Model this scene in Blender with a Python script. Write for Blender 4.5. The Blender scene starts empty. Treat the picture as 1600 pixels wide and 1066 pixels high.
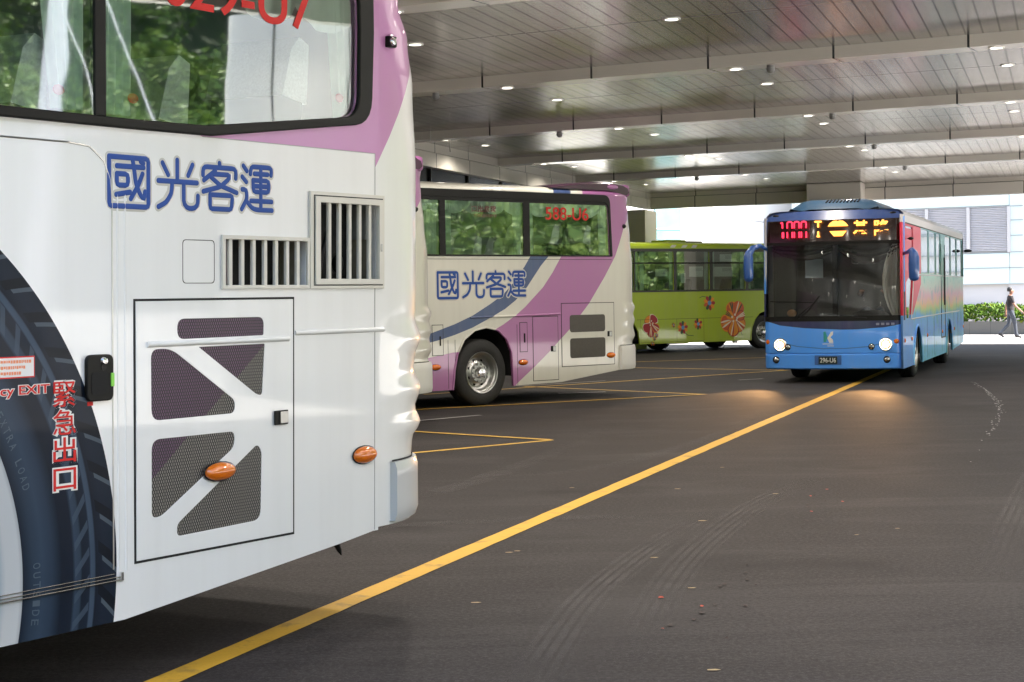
import bpy, bmesh, math, random
import numpy as np
from mathutils import Vector, Matrix
R = math.radians
random.seed(7)
SC = bpy.context.scene
COL = SC.collection

# ------------------------------------------------------------------ camera, world, sun, exposure
cam = bpy.data.cameras.new('camera'); camo = bpy.data.objects.new('camera', cam); COL.objects.link(camo)
cam.sensor_width = 36.0; cam.lens = 2700 / 1600 * 36.0; cam.clip_start = 0.1; cam.clip_end = 3000
_p = math.atan((533 - 466) / 2700.0); _a = 0.0165
_U0 = Vector((0, math.sin(_p), math.cos(_p))); _F = Vector((0, math.cos(_p), -math.sin(_p))); _R0 = Vector((1, 0, 0))
_U = _U0 * math.cos(_a) + _R0 * math.sin(_a); _R = _R0 * math.cos(_a) - _U0 * math.sin(_a)
camo.matrix_world = Matrix(((_R.x, _U.x, -_F.x, 0), (_R.y, _U.y, -_F.y, 0), (_R.z, _U.z, -_F.z, 1.6), (0, 0, 0, 1)))
SC.camera = camo
SUN_DIR = Vector((0.60, -0.20, 0.77)).normalized()        # towards the sun
w = bpy.data.worlds.new('World'); SC.world = w; w.use_nodes = True
sky = w.node_tree.nodes.new('ShaderNodeTexSky'); sky.sky_type = 'NISHITA'; sky.sun_disc = False
sky.sun_elevation = math.asin(SUN_DIR.z); sky.sun_rotation = math.atan2(SUN_DIR.x, SUN_DIR.y)
sky.air_density = 1.3; sky.dust_density = 3.0
bg = w.node_tree.nodes['Background']; bg.inputs['Strength'].default_value = 0.15
w.node_tree.links.new(sky.outputs[0], bg.inputs['Color'])
sun = bpy.data.lights.new('sun', 'SUN'); suno = bpy.data.objects.new('sun', sun); COL.objects.link(suno)
sun.energy = 5.0; sun.angle = R(0.5); sun.color = (1.0, 0.95, 0.87)
suno.rotation_euler = SUN_DIR.to_track_quat('Z', 'Y').to_euler()
SC.view_settings.view_transform = 'Standard'; SC.view_settings.look = 'None'
SC.view_settings.exposure = 2.45; SC.view_settings.gamma = 1.0
SC.render.engine = 'CYCLES'
SC.cycles.use_denoising = True
SC.cycles.max_bounces = 8; SC.cycles.diffuse_bounces = 5; SC.cycles.glossy_bounces = 5; SC.cycles.transparent_max_bounces = 12
SC.cycles.sample_clamp_indirect = 8.0; SC.cycles.caustics_reflective = False; SC.cycles.caustics_refractive = False

# ------------------------------------------------------------------ object helpers
def link(o, parent=None):
    COL.objects.link(o)
    if parent is not None: o.parent = parent
    return o
def tag(o, label=None, cat=None, group=None, kind=None):
    if label: o['label'] = label
    if cat: o['category'] = cat
    if group: o['group'] = group
    if kind: o['kind'] = kind
    return o
def thing(name, label, cat, loc=(0, 0, 0), rot=(0, 0, 0), group=None):
    o = bpy.data.objects.new(name, None); o.location = loc; o.rotation_euler = rot
    o.empty_display_size = .3
    return tag(link(o), label, cat, group)
def copy_tree(o, parent=None):
    c = o.copy(); COL.objects.link(c); c.parent = parent
    for ch in list(o.children): copy_tree(ch, c)
    return c

class MB:
    """collects faces; build() links them as ONE mesh object"""
    def __init__(s): s.v = []; s.f = []; s.m = []; s.uv = {}
    def add(s, v, f, m=0):
        n = len(s.v); s.v += [tuple(p) for p in v]
        for q in f: s.f.append(tuple(i + n for i in q)); s.m.append(m)
        return s
    def box(s, x0, x1, y0, y1, z0, z1, m=0):
        v = [(x, y, z) for x in (x0, x1) for y in (y0, y1) for z in (z0, z1)]
        return s.add(v, [(0, 1, 3, 2), (4, 6, 7, 5), (0, 4, 5, 1), (2, 3, 7, 6), (0, 2, 6, 4), (1, 5, 7, 3)], m)
    def prism(s, base, z0, z1, m=0):
        n = len(base); v = [(p[0], p[1], z0) for p in base] + [(p[0], p[1], z1) for p in base]
        f = [tuple(range(n - 1, -1, -1)), tuple(range(n, 2 * n))] + [(i, (i + 1) % n, n + (i + 1) % n, n + i) for i in range(n)]
        return s.add(v, f, m)
    def tube(s, path, r, n=10, m=0, caps=True):
        P = [Vector(p) for p in path]; k = len(P)
        rr = r if isinstance(r, (list, tuple)) else [r] * k
        v = []; a = None
        for i in range(k):
            t = (P[min(i + 1, k - 1)] - P[max(i - 1, 0)]).normalized()
            if a is None:
                a = t.cross(Vector((0, 0, 1)))
                if a.length < 1e-3: a = t.cross(Vector((1, 0, 0)))
            a = a - t * a.dot(t); a.normalize(); b = a.cross(t)
            for j in range(n):
                q = 2 * math.pi * j / n; v.append(P[i] + (a * math.cos(q) + b * math.sin(q)) * rr[i])
        f = [(i * n + j, i * n + (j + 1) % n, (i + 1) * n + (j + 1) % n, (i + 1) * n + j) for i in range(k - 1) for j in range(n)]
        if caps: f += [tuple(range(n)), tuple((k - 1) * n + j for j in range(n - 1, -1, -1))]
        return s.add(v, f, m)
    def lathe(s, prof, c, n=32, m=0, axis='y'):
        """prof: list of (radius, offset along axis)"""
        v = []
        for (r, o) in prof:
            for j in range(n):
                q = 2 * math.pi * j / n; a, b = r * math.cos(q), r * math.sin(q)
                v.append({'y': (c[0] + a, c[1] + o, c[2] + b), 'x': (c[0] + o, c[1] + a, c[2] + b), 'z': (c[0] + a, c[1] + b, c[2] + o)}[axis])
        k = len(prof)
        f = [(i * n + j, i * n + (j + 1) % n, (i + 1) * n + (j + 1) % n, (i + 1) * n + j) for i in range(k - 1) for j in range(n)]
        return s.add(v, f, m)
    def loft(s, rings, m=0, closed=False):
        n = len(rings[0]); v = [p for r_ in rings for p in r_]
        f = []
        for i in range(len(rings) - 1):
            for j in range(n if closed else n - 1):
                f.append((i * n + j, i * n + (j + 1) % n, (i + 1) * n + (j + 1) % n, (i + 1) * n + j))
        return s.add(v, f, m)
    def ball(s, c, rx, ry, rz, n=14, k=8, m=0):
        return s.loft([[(c[0] + rx * math.sin(math.pi * (i + .02) / (k + .04)) * math.cos(2 * math.pi * j / n), c[1] + ry * math.sin(math.pi * (i + .02) / (k + .04)) * math.sin(2 * math.pi * j / n),
                         c[2] + rz * math.cos(math.pi * (i + .02) / (k + .04))) for j in range(n)] for i in range(k + 1)], m, True)
    def build(s, name, mats, parent=None, smooth=None, bevel=0):
        me = bpy.data.meshes.new(name); me.from_pydata(s.v, [], s.f); me.update()
        if not isinstance(mats, (list, tuple)): mats = [mats]
        for q in mats: me.materials.append(q)
        if len(mats) > 1: me.polygons.foreach_set('material_index', s.m)
        bm = bmesh.new(); bm.from_mesh(me); bmesh.ops.recalc_face_normals(bm, faces=bm.faces)
        if bevel:
            ed = [e for e in bm.edges if len(e.link_faces) == 2 and e.calc_face_angle(0) > .6]
            bmesh.ops.bevel(bm, geom=ed, offset=bevel, segments=2, affect='EDGES', profile=.5)
        bm.to_mesh(me); bm.free()
        if smooth is not None:
            me.polygons.foreach_set('use_smooth', [True] * len(me.polygons))
            me.set_sharp_from_angle(angle=R(smooth))
        return link(bpy.data.objects.new(name, me), parent)

def rnd(pts, r, n=5):
    """rounded corners for a polygon"""
    out = []; k = len(pts)
    for i in range(k):
        p = Vector(pts[i][:2]); a = Vector(pts[i - 1][:2]); b = Vector(pts[(i + 1) % k][:2])
        ri = r if not isinstance(r, (list, tuple)) else r[i]
        if ri <= 0: out.append(tuple(p)); continue
        da = (a - p); db = (b - p); q = min(ri, da.length * .48, db.length * .48)
        s = p + da.normalized() * q; e = p + db.normalized() * q
        for j in range(n + 1):
            t = j / n; out.append(tuple(s * (1 - t) ** 2 + p * 2 * t * (1 - t) + e * t * t))
    return out
def rect(x0, x1, z0, z1): return [(x0, z0), (x1, z0), (x1, z1), (x0, z1)]
def circ(cx, cz, r, n=28, rz=None, a0=0): return [(cx + r * math.cos(2 * math.pi * i / n + a0), cz + (rz or r) * math.sin(2 * math.pi * i / n + a0)) for i in range(n)]

def _curve_mesh(cu):
    o = bpy.data.objects.new('tmp', cu); COL.objects.link(o)
    dg = bpy.context.evaluated_depsgraph_get(); dg.update()
    me = bpy.data.meshes.new_from_object(o.evaluated_get(dg))
    bpy.data.objects.remove(o); bpy.data.curves.remove(cu)
    return me
def frame_side(y=0.0):      # X -> x, Y -> z, outward -> -y
    return Matrix(((1, 0, 0, 0), (0, 0, -1, y), (0, 1, 0, 0), (0, 0, 0, 1)))
def frame_front(x=0.0):     # X -> -y, Y -> z, outward -> -x
    return Matrix(((0, 0, -1, x), (-1, 0, 0, 0), (0, 1, 0, 0), (0, 0, 0, 1)))
def plate(name, loops, mat, parent, fr, depth=.01, bevel=0.0, lift=0.0, mats=None):
    """flat sheet with outline loops (holes by even-odd), its back on the frame plane + lift, depth thick"""
    cu = bpy.data.curves.new('tmp', 'CURVE'); cu.dimensions = '2D'; cu.fill_mode = 'BOTH'
    cu.extrude = max(depth / 2 - bevel, 1e-4); cu.bevel_depth = bevel; cu.bevel_resolution = 2
    if bevel: cu.offset = -bevel
    for lp in loops:
        sp = cu.splines.new('POLY'); sp.points.add(len(lp) - 1); sp.use_cyclic_u = True
        for i, p in enumerate(lp): sp.points[i].co = (p[0], p[1], 0, 1)
    me = _curve_mesh(cu); me.name = name
    me.transform(fr @ Matrix.Translation((0, 0, lift + depth / 2)))
    me.materials.clear(); me.materials.append(mat)
    if bevel:
        me.polygons.foreach_set('use_smooth', [True] * len(me.polygons)); me.set_sharp_from_angle(angle=R(50))
    return link(bpy.data.objects.new(name, me), parent)
def clear_backs(o, nrm):
    """only the outer face of a pane mirrors; its back and edges are plainly clear"""
    o.data.materials.append(M['clear']); n = Vector(nrm)
    for f in o.data.polygons: f.material_index = 0 if f.normal.dot(n) > .5 else 1
    return o
def lettering(name, txt, mat, parent, fr, x, z, h, wid=None, depth=.002, lift=.002, bold=0.0, shear=0, cut=None, align='LEFT', mirror=False):
    """text h metres high (ink), its ink scaled to width wid, lower left ink corner at x, z"""
    cu = bpy.data.curves.new('tmp', 'FONT'); cu.body = txt; cu.size = 1.0; cu.extrude = .001; cu.offset = bold; cu.shear = shear
    cu.resolution_u = 6
    me = _curve_mesh(cu); me.name = name
    n = len(me.vertices); co = np.empty(n * 3); me.vertices.foreach_get('co', co); co = co.reshape(-1, 3)
    lo = co.min(0); hi = co.max(0)
    sy = h / (hi[1] - lo[1]); sx = sy if wid is None else wid / (hi[0] - lo[0])
    co[:, 0] = (co[:, 0] - lo[0]) * sx; co[:, 1] = (co[:, 1] - lo[1]) * sy
    if mirror: co[:, 0] = (hi[0] - lo[0]) * sx - co[:, 0]
    co[:, 0] += x; co[:, 1] += z
    co[:, 2] = (co[:, 2] > 0) * depth + lift
    me.vertices.foreach_set('co', co.ravel())
    if cut:
        bm = bmesh.new(); bm.from_mesh(me)
        for zz in cut:
            bmesh.ops.bisect_plane(bm, geom=bm.verts[:] + bm.edges[:] + bm.faces[:], plane_co=(0, zz, 0), plane_no=(0, 1, 0))
        bmesh.ops.delete(bm, geom=[f for f in bm.faces if cut[0] < f.calc_center_median().y < cut[1]], context='FACES')
        bm.to_mesh(me); bm.free()
    me.transform(fr)
    me.materials.clear(); me.materials.append(mat)
    return link(bpy.data.objects.new(name, me), parent)
def strokes(name, paths, r, mat, parent, fr, thick=.0025, lift=.0):
    """round-ended brush strokes laid flat on a plane"""
    mb = MB()
    for pth in paths:
        closed = pth[0] == pth[-1] and len(pth) > 2
        P = [Vector(p) for p in pth]
        Q = [P[0]]
        for a, b in zip(P[:-1], P[1:]):
            k = max(1, int((b - a).length / (r * 1.2)))
            for i in range(1, k + 1): Q.append(a.lerp(b, i / k))
        S = [Q[0]] + [(Q[i - 1] + Q[i] * 2 + Q[i + 1]) / 4 for i in range(1, len(Q) - 1)] + [Q[-1]]
        t0 = (S[1] - S[0]).normalized(); t1 = (S[-1] - S[-2]).normalized()
        pts = []
        for k in range(5): c = k / 4 * math.pi / 2; pts.append((S[0] - t0 * r * math.cos(c) * .98, r * max(math.sin(c), .05), t0))
        for i in range(1, len(S) - 1): pts.append((S[i], r, (S[i + 1] - S[i - 1]).normalized()))
        for k in range(4, -1, -1): c = k / 4 * math.pi / 2; pts.append((S[-1] + t1 * r * math.cos(c) * .98, r * max(math.sin(c), .05), t1))
        rings = []
        for (p, q, t) in pts:
            nn = Vector((-t.y, t.x))
            ring = []
            for (c, hgt) in ((-1, 0), (-.92, .75), (-.5, .96), (0, 1), (.5, .96), (.92, .75), (1, 0)):
                o = p + nn * q * c; ring.append(fr @ Vector((o.x, o.y, lift + thick * hgt * min(1, q / r + .3))))
            rings.append(ring)
        mb.loft(rings)
    return mb.build(name, mat, parent, smooth=60)

# ------------------------------------------------------------------ material helpers
class G:
    """tiny node-graph writer on one Principled material"""
    def __init__(s, name):
        s.mat = bpy.data.materials.new(name); s.mat.use_nodes = True; s.t = s.mat.node_tree
        s.b = s.t.nodes['Principled BSDF']; s._xyz = None
    def n(s, typ, **kw):
        q = s.t.nodes.new(typ)
        for k, v in kw.items(): setattr(q, k, v)
        return q
    def lk(s, a, b):
        if hasattr(a, 'is_linked') or isinstance(a, bpy.types.NodeSocket): s.t.links.new(a, b)
        else:
            if isinstance(a, (tuple, list)) and len(a) == 3 and b.type == 'RGBA': a = (*a, 1)
            b.default_value = a
    def m(s, op, *a, clamp=False):
        q = s.n('ShaderNodeMath', operation=op, use_clamp=clamp)
        for i, v in enumerate(a): s.lk(v, q.inputs[i])
        return q.outputs[0]
    def xyz(s):
        if s._xyz is None:
            tc = s.n('ShaderNodeTexCoord'); sp = s.n('ShaderNodeSeparateXYZ'); s.co = tc.outputs['Object']; s.uvs = tc.outputs['UV']
            s.t.links.new(s.co, sp.inputs[0]); s._xyz = sp.outputs
        return s._xyz
    def mix(s, f, a, b):
        q = s.n('ShaderNodeMix', data_type='RGBA'); s.lk(f, q.inputs[0]); s.lk(a, q.inputs[6]); s.lk(b, q.inputs[7]); return q.outputs[2]
    def mixf(s, f, a, b):
        q = s.n('ShaderNodeMix', data_type='FLOAT'); s.lk(f, q.inputs[0]); s.lk(a, q.inputs[2]); s.lk(b, q.inputs[3]); return q.outputs[0]
    def curve(s, x, pts):
        xs = [p[0] for p in pts]; ys = [p[1] for p in pts]; x0, x1, y0, y1 = min(xs), max(xs), min(ys), max(ys)
        nx = s.m('MULTIPLY', s.m('SUBTRACT', x, x0), 1 / (x1 - x0), clamp=True)
        c = s.n('ShaderNodeFloatCurve'); cv = c.mapping.curves[0]
        P = sorted(((p[0] - x0) / (x1 - x0), (p[1] - y0) / (y1 - y0)) for p in pts)
        cv.points[0].location = P[0]; cv.points[1].location = P[-1]
        for q in P[1:-1]: cv.points.new(*q)
        for q in cv.points: q.handle_type = 'VECTOR'
        c.mapping.update(); s.lk(nx, c.inputs['Value'])
        return s.m('ADD', s.m('MULTIPLY', c.outputs[0], y1 - y0), y0)
    def noise(s, scale, detail=3, rough=.55, co=None, dist=0, sc3=None):
        s.xyz(); q = s.n('ShaderNodeTexNoise'); q.inputs['Scale'].default_value = scale; q.inputs['Detail'].default_value = detail
        q.inputs['Roughness'].default_value = rough; q.inputs['Distortion'].default_value = dist
        v = co if co is not None else s.co
        if sc3:
            mp = s.n('ShaderNodeMapping'); mp.inputs['Scale'].default_value = sc3; s.t.links.new(v, mp.inputs[0]); v = mp.outputs[0]
        s.t.links.new(v, q.inputs['Vector']); return q.outputs['Fac']
    def ramp(s, f, stops, interp='LINEAR'):
        q = s.n('ShaderNodeValToRGB'); q.color_ramp.interpolation = interp
        e = q.color_ramp.elements
        e[0].position = stops[0][0]; e[0].color = (*stops[0][1], 1); e[1].position = stops[-1][0]; e[1].color = (*stops[-1][1], 1)
        for p, c in stops[1:-1]: k = e.new(p); k.color = (*c, 1)
        s.lk(f, q.inputs[0]); return q.outputs[0]
    def bump(s, h, strength=.1, dist=.01):
        q = s.n('ShaderNodeBump'); q.inputs['Strength'].default_value = strength; q.inputs['Distance'].default_value = dist
        s.lk(h, q.inputs['Height']); s.t.links.new(q.outputs[0], s.b.inputs['Normal']); return q
    def set(s, **kw):
        for k, v in kw.items():
            s.lk(v, s.b.inputs[{'base': 'Base Color', 'rough': 'Roughness', 'metal': 'Metallic', 'coat': 'Coat Weight', 'coatr': 'Coat Roughness', 'spec': 'Specular IOR Level',
                                'emit': 'Emission Color', 'estr': 'Emission Strength', 'alpha': 'Alpha', 'trans': 'Transmission Weight', 'ior': 'IOR', 'aniso': 'Anisotropic'}[k]])
        return s
def simple(name, base, rough=.5, metal=0, coat=0, var=.12, scale=6, bump=0, spec=.5):
    g = G(name); f = g.noise(scale, 4)
    lo = tuple(c * (1 - var) for c in base); hi = tuple(min(1, c * (1 + var)) for c in base)
    g.set(base=g.mix(f, lo, hi), rough=rough, metal=metal, coat=coat, coatr=.05, spec=spec)
    if bump: g.bump(g.noise(scale * 6, 5), bump, .005)
    return g.mat
def paint_finish(g, col, rough=.32, dirt=.12, low=.9, coat=.75, spec=.5, mask=None):
    """automotive paint: clear coat, faint panel waviness, rain streaks and road film low down"""
    x, y, z = g.xyz()
    streak = g.noise(1.0, 4, sc3=(9, 9, .5)); film = g.noise(2.2, 5)
    d = g.m('MULTIPLY', g.m('SUBTRACT', streak, .42, clamp=True), dirt * 3)
    lowf = g.m('MULTIPLY', g.m('SUBTRACT', 1.0, g.m('DIVIDE', z, low), clamp=True), g.m('MULTIPLY', film, dirt * 3))
    dd = g.m('ADD', d, lowf, clamp=True)
    if mask is not None: dd = g.m('MULTIPLY', dd, mask)
    c = g.mix(dd, col, (.30, .27, .23))
    g.set(base=c, rough=g.m('ADD', rough, g.m('MULTIPLY', film, .12)), coat=coat, coatr=.04, spec=spec)
    g.bump(g.noise(1.6, 1), .06, .02)
    return g.mat
def glow(name, col, strength):
    g = G(name); g.set(base=(.02, .02, .02), emit=col, estr=strength, rough=.4); return g.mat
def glass(name, tint=(.5, .62, .56), refl=.34, rough=.0, wav=.02):
    m = bpy.data.materials.new(name); m.use_nodes = True; t = m.node_tree; t.nodes.clear()
    o = t.nodes.new('ShaderNodeOutputMaterial'); mx = t.nodes.new('ShaderNodeMixShader'); tr = t.nodes.new('ShaderNodeBsdfTransparent'); gl = t.nodes.new('ShaderNodeBsdfGlossy')
    tr.inputs[0].default_value = (*tint, 1); gl.inputs['Roughness'].default_value = rough; gl.inputs['Color'].default_value = (.92, .97, .95, 1)
    fr = t.nodes.new('ShaderNodeFresnel'); fr.inputs[0].default_value = 1.5
    ad = t.nodes.new('ShaderNodeMath'); ad.operation = 'ADD'; ad.use_clamp = True; ad.inputs[1].default_value = refl
    t.links.new(fr.outputs[0], ad.inputs[0]); t.links.new(ad.outputs[0], mx.inputs[0]); t.links.new(tr.outputs[0], mx.inputs[1]); t.links.new(gl.outputs[0], mx.inputs[2]); t.links.new(mx.outputs[0], o.inputs[0])
    tc = t.nodes.new('ShaderNodeTexCoord'); nz = t.nodes.new('ShaderNodeTexNoise'); nz.inputs['Scale'].default_value = 2.2; nz.inputs['Detail'].default_value = 1
    bp = t.nodes.new('ShaderNodeBump'); bp.inputs['Strength'].default_value = wav; bp.inputs['Distance'].default_value = .05
    t.links.new(tc.outputs['Object'], nz.inputs['Vector']); t.links.new(nz.outputs[0], bp.inputs['Height']); t.links.new(bp.outputs[0], gl.inputs['Normal'])
    return m

M = {}
M['rubber'] = simple('black_rubber', (.008, .008, .0075), .42, scale=20, spec=.16)
M['tyre'] = simple('tyre_rubber', (.018, .018, .018), .75, scale=30, var=.4, bump=.2)
M['black'] = simple('black_plastic', (.010, .010, .010), .45, scale=12, spec=.25)
M['dark'] = simple('dark_void', (.006, .006, .006), .9)
M['seam'] = simple('seam_shadow_gap', (.01, .01, .011), .8)
M['steel'] = simple('brushed_steel', (.42, .42, .41), .3, metal=.9, scale=25)
M['chrome'] = simple('chrome', (.7, .7, .7), .12, metal=1.0)
M['cream'] = simple('cream_aluminium', (.62, .60, .55), .35, coat=.3, var=.05)
M['plate_white'] = simple('white_sticker', (.72, .70, .70), .4, var=.05)
M['blue_vinyl'] = simple('blue_vinyl', (.020, .070, .30), .45, var=.08, spec=.2)
M['cream_vinyl'] = simple('cream_vinyl', (.50, .50, .47), .4, var=.04)
M['white_vinyl'] = simple('white_vinyl', (.74, .74, .72), .4, var=.04)
M['red_vinyl'] = simple('red_vinyl', (.60, .025, .022), .45, var=.06, spec=.2)
M['silver'] = simple('silver_plastic', (.52, .53, .55), .35, coat=.4, var=.04)
M['curtain'] = simple('pale_green_curtain', (.66, .80, .72), .85, scale=20)
M['lace'] = simple('white_seat_lace', (.62, .66, .66), .85, scale=90, var=.3)
M['seat'] = simple('dark_seat_cloth', (.03, .035, .05), .9, scale=30)
M['interior'] = simple('bus_interior', (.22, .23, .22), .8)
M['lime'] = simple('lime_plastic', (.25, .65, .08), .5)
M['paper'] = simple('white_notice_paper', (.78, .82, .82), .7, var=.03)
def clear():
    m = bpy.data.materials.new('clear_glass_back'); m.use_nodes = True; t = m.node_tree; t.nodes.clear(); o = t.nodes.new('ShaderNodeOutputMaterial'); b = t.nodes.new('ShaderNodeBsdfTransparent'); t.links.new(b.outputs[0], o.inputs[0]); return m
M['clear'] = clear()
M['coach_glass'] = glass('coach_glass', (.84, .92, .87), .27, .022)
M['bus_glass'] = glass('bus_glass', (.70, .82, .75), .25, .02)
M['screen_glass'] = glass('windscreen_glass', (.90, .92, .90), .0, wav=.01)
def amber():
    g = G('amber_lens'); f = g.noise(60, 2, sc3=(1, 1, 6)); g.set(base=g.mix(f, (.55, .085, .001), (.85, .22, .006)), rough=.15, coat=1.0, coatr=.02); g.b.inputs['Subsurface Weight'].default_value = .12
    g.b.inputs['Subsurface Radius'].default_value = (.02, .008, .002)
    return g.mat
M['amber'] = amber()
def perforated(name, split=None):
    g = G(name); x, y, z = g.xyz()
    k = 2 * math.pi / .0135
    a = g.m('SINE', g.m('MULTIPLY', g.m('ADD', x, g.m('MULTIPLY', z, .5)), k)); b = g.m('SINE', g.m('MULTIPLY', g.m('SUBTRACT', x, g.m('MULTIPLY', z, .5)), k))
    hole = g.m('GREATER_THAN', g.m('ADD', a, b), -.35)
    grey = (.21, .195, .175)
    if split: col = g.mix(g.m('GREATER_THAN', z, g.m('ADD', g.m('MULTIPLY', x, split[0]), split[1])), grey, (.12, .05, .12))
    else: col = grey
    g.set(base=g.mix(hole, col, (.012, .01, .012)), rough=.5); return g.mat
M['mesh_near'] = perforated('perforated_mesh', (.77, .75))
M['mesh_far'] = simple('fine_dark_mesh', (.075, .068, .06), .6, scale=60, var=.3)

WHITE = (.70, .70, .68); PINK = (.46, .17, .42)
def livery_near():
    g = G('near_coach_livery'); x, y, z = g.xyz()
    diag = g.m('ADD', g.m('MULTIPLY', g.m('SUBTRACT', z, 2.264), .756), 1.682)
    pink = g.m('MULTIPLY', g.m('LESS_THAN', x, diag), g.m('MAXIMUM', g.m('MULTIPLY', g.m('GREATER_THAN', z, 2.319), g.m('GREATER_THAN', x, .45)), g.m('GREATER_THAN', x, 1.671)))
    base = g.mix(pink, (.77, .775, .78), (.50, .21, .46))
    # printed tyre picture on the emergency door
    dx = g.m('SUBTRACT', x, -1.715); dz = g.m('SUBTRACT', z, .545)
    rr = g.m('SQRT', g.m('ADD', g.m('MULTIPLY', dx, dx), g.m('MULTIPLY', dz, dz))); an = g.m('ARCTAN2', dz, dx)
    t = g.m('DIVIDE', g.m('SUBTRACT', rr, 1.175), .49)
    inside = g.m('LESS_THAN', rr, 1.665)
    nv = g.noise(7, 4)
    prof = g.ramp(t, [(0, (.006, .012, .026)), (.10, (.035, .06, .10)), (.20, (.05, .085, .14)), (.30, (.035, .06, .105)), (.40, (.006, .011, .024)), (.52, (.008, .013, .028)), (.545, (.05, .085, .14)), (.60, (.045, .075, .12)),
                              (.62, (.008, .013, .026)), (.70, (.012, .02, .04)), (.715, (.085, .13, .20)), (.755, (.075, .115, .18)), (.77, (.008, .012, .024)), (.86, (.014, .022, .042)), (1, (.012, .02, .036))])
    lug = g.m('MULTIPLY', g.m('GREATER_THAN', g.m('SINE', g.m('ADD', g.m('MULTIPLY', an, 58), g.m('MULTIPLY', t, 14))), .62), g.m('GREATER_THAN', t, .80))
    lug2 = g.m('MULTIPLY', g.m('GREATER_THAN', g.m('SINE', g.m('SUBTRACT', g.m('MULTIPLY', an, 86), g.m('MULTIPLY', t, 30))), .55), g.m('MULTIPLY', g.m('GREATER_THAN', t, .545), g.m('LESS_THAN', t, .70)))
    sheen = g.m('MULTIPLY', g.m('GREATER_THAN', g.m('SINE', g.m('ADD', g.m('MULTIPLY', an, 58), g.m('ADD', g.m('MULTIPLY', t, 14), 1.3))), .93), g.m('GREATER_THAN', t, .84))
    tc = g.mix(lug, prof, (.003, .004, .008)); tc = g.mix(g.m('MULTIPLY', lug2, .8), tc, (.09, .13, .19)); tc = g.mix(g.m('MULTIPLY', sheen, .55), tc, (.22, .28, .34))
    tc = g.mix(g.m('MULTIPLY', nv, .35), tc, (.03, .045, .07))
    rim = g.ramp(g.m('DIVIDE', rr, 1.175), [(0, (.4, .5, .6)), (.78, (.35, .46, .55)), (.84, (.62, .68, .74)), (.90, (.42, .52, .60)), (.93, (.70, .74, .78)), (.985, (.72, .76, .80)), (1, (.5, .55, .6))])
    tc = g.mix(g.m('LESS_THAN', rr, 1.175), tc, rim)
    keep = g.m('MULTIPLY', inside, g.m('LESS_THAN', z, 2.2))
    return paint_finish(g, g.mix(keep, base, g.mix(.42, tc, (.002, .0035, .007))), .3, .06, .7, mask=g.m('SUBTRACT', 1.0, keep), coat=g.m('SUBTRACT', .75, g.m('MULTIPLY', keep, .70)), spec=g.m('SUBTRACT', .5, g.m('MULTIPLY', keep, .38)))
M['near_livery'] = livery_near()
def livery_mid():
    g = G('striped_coach_livery'); x, y, z = g.xyz()
    bl = g.curve(z, [(.90, -1.6), (1.00, -1.25), (1.11, -.85), (1.23, -.40), (1.35, -.05), (1.52, .31), (1.66, .57), (1.88, .83), (2.09, 1.02), (2.23, 1.13), (3.28, 1.67), (3.6, 1.82)])
    br = g.curve(z, [(.86, -1.9), (.93, -1.2), (.97, -.89), (1.02, -.63), (1.07, -.41), (1.17, -.06), (1.31, .30), (1.44, .60), (1.57, .82), (1.76, 1.05), (2.09, 1.35), (2.23, 1.51), (3.28, 2.04), (3.6, 2.2)])
    pl = g.curve(z, [(0, -12), (.70, -12), (.74, -1.0), (.82, -.40), (.83, .3), (1.12, .36), (1.15, .43), (1.21, .57), (1.36, .85), (1.47, 1.02), (1.76, 1.39), (1.99, 1.60), (2.24, 1.79), (3.28, 2.30), (3.6, 2.45)])
    pr = g.curve(z, [(0, .45), (.31, .83), (.52, 1.15), (.78, 1.52), (1.09, 1.93), (1.51, 2.39), (1.92, 2.74), (2.24, 2.98), (2.72, 3.22), (2.95, 3.5), (3.6, 4.2)])
    blue = g.m('MULTIPLY', g.m('MULTIPLY', g.m('GREATER_THAN', x, bl), g.m('LESS_THAN', x, br)), g.m('GREATER_THAN', z, .86))
    pur = g.m('MULTIPLY', g.m('GREATER_THAN', x, pl), g.m('LESS_THAN', x, pr))
    c = g.mix(pur, (.66, .65, .585), (.40, .145, .36)); c = g.mix(blue, c, (.045, .078, .20))
    return paint_finish(g, c, .3, .09, .8)
M['mid_livery'] = livery_mid()

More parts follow.
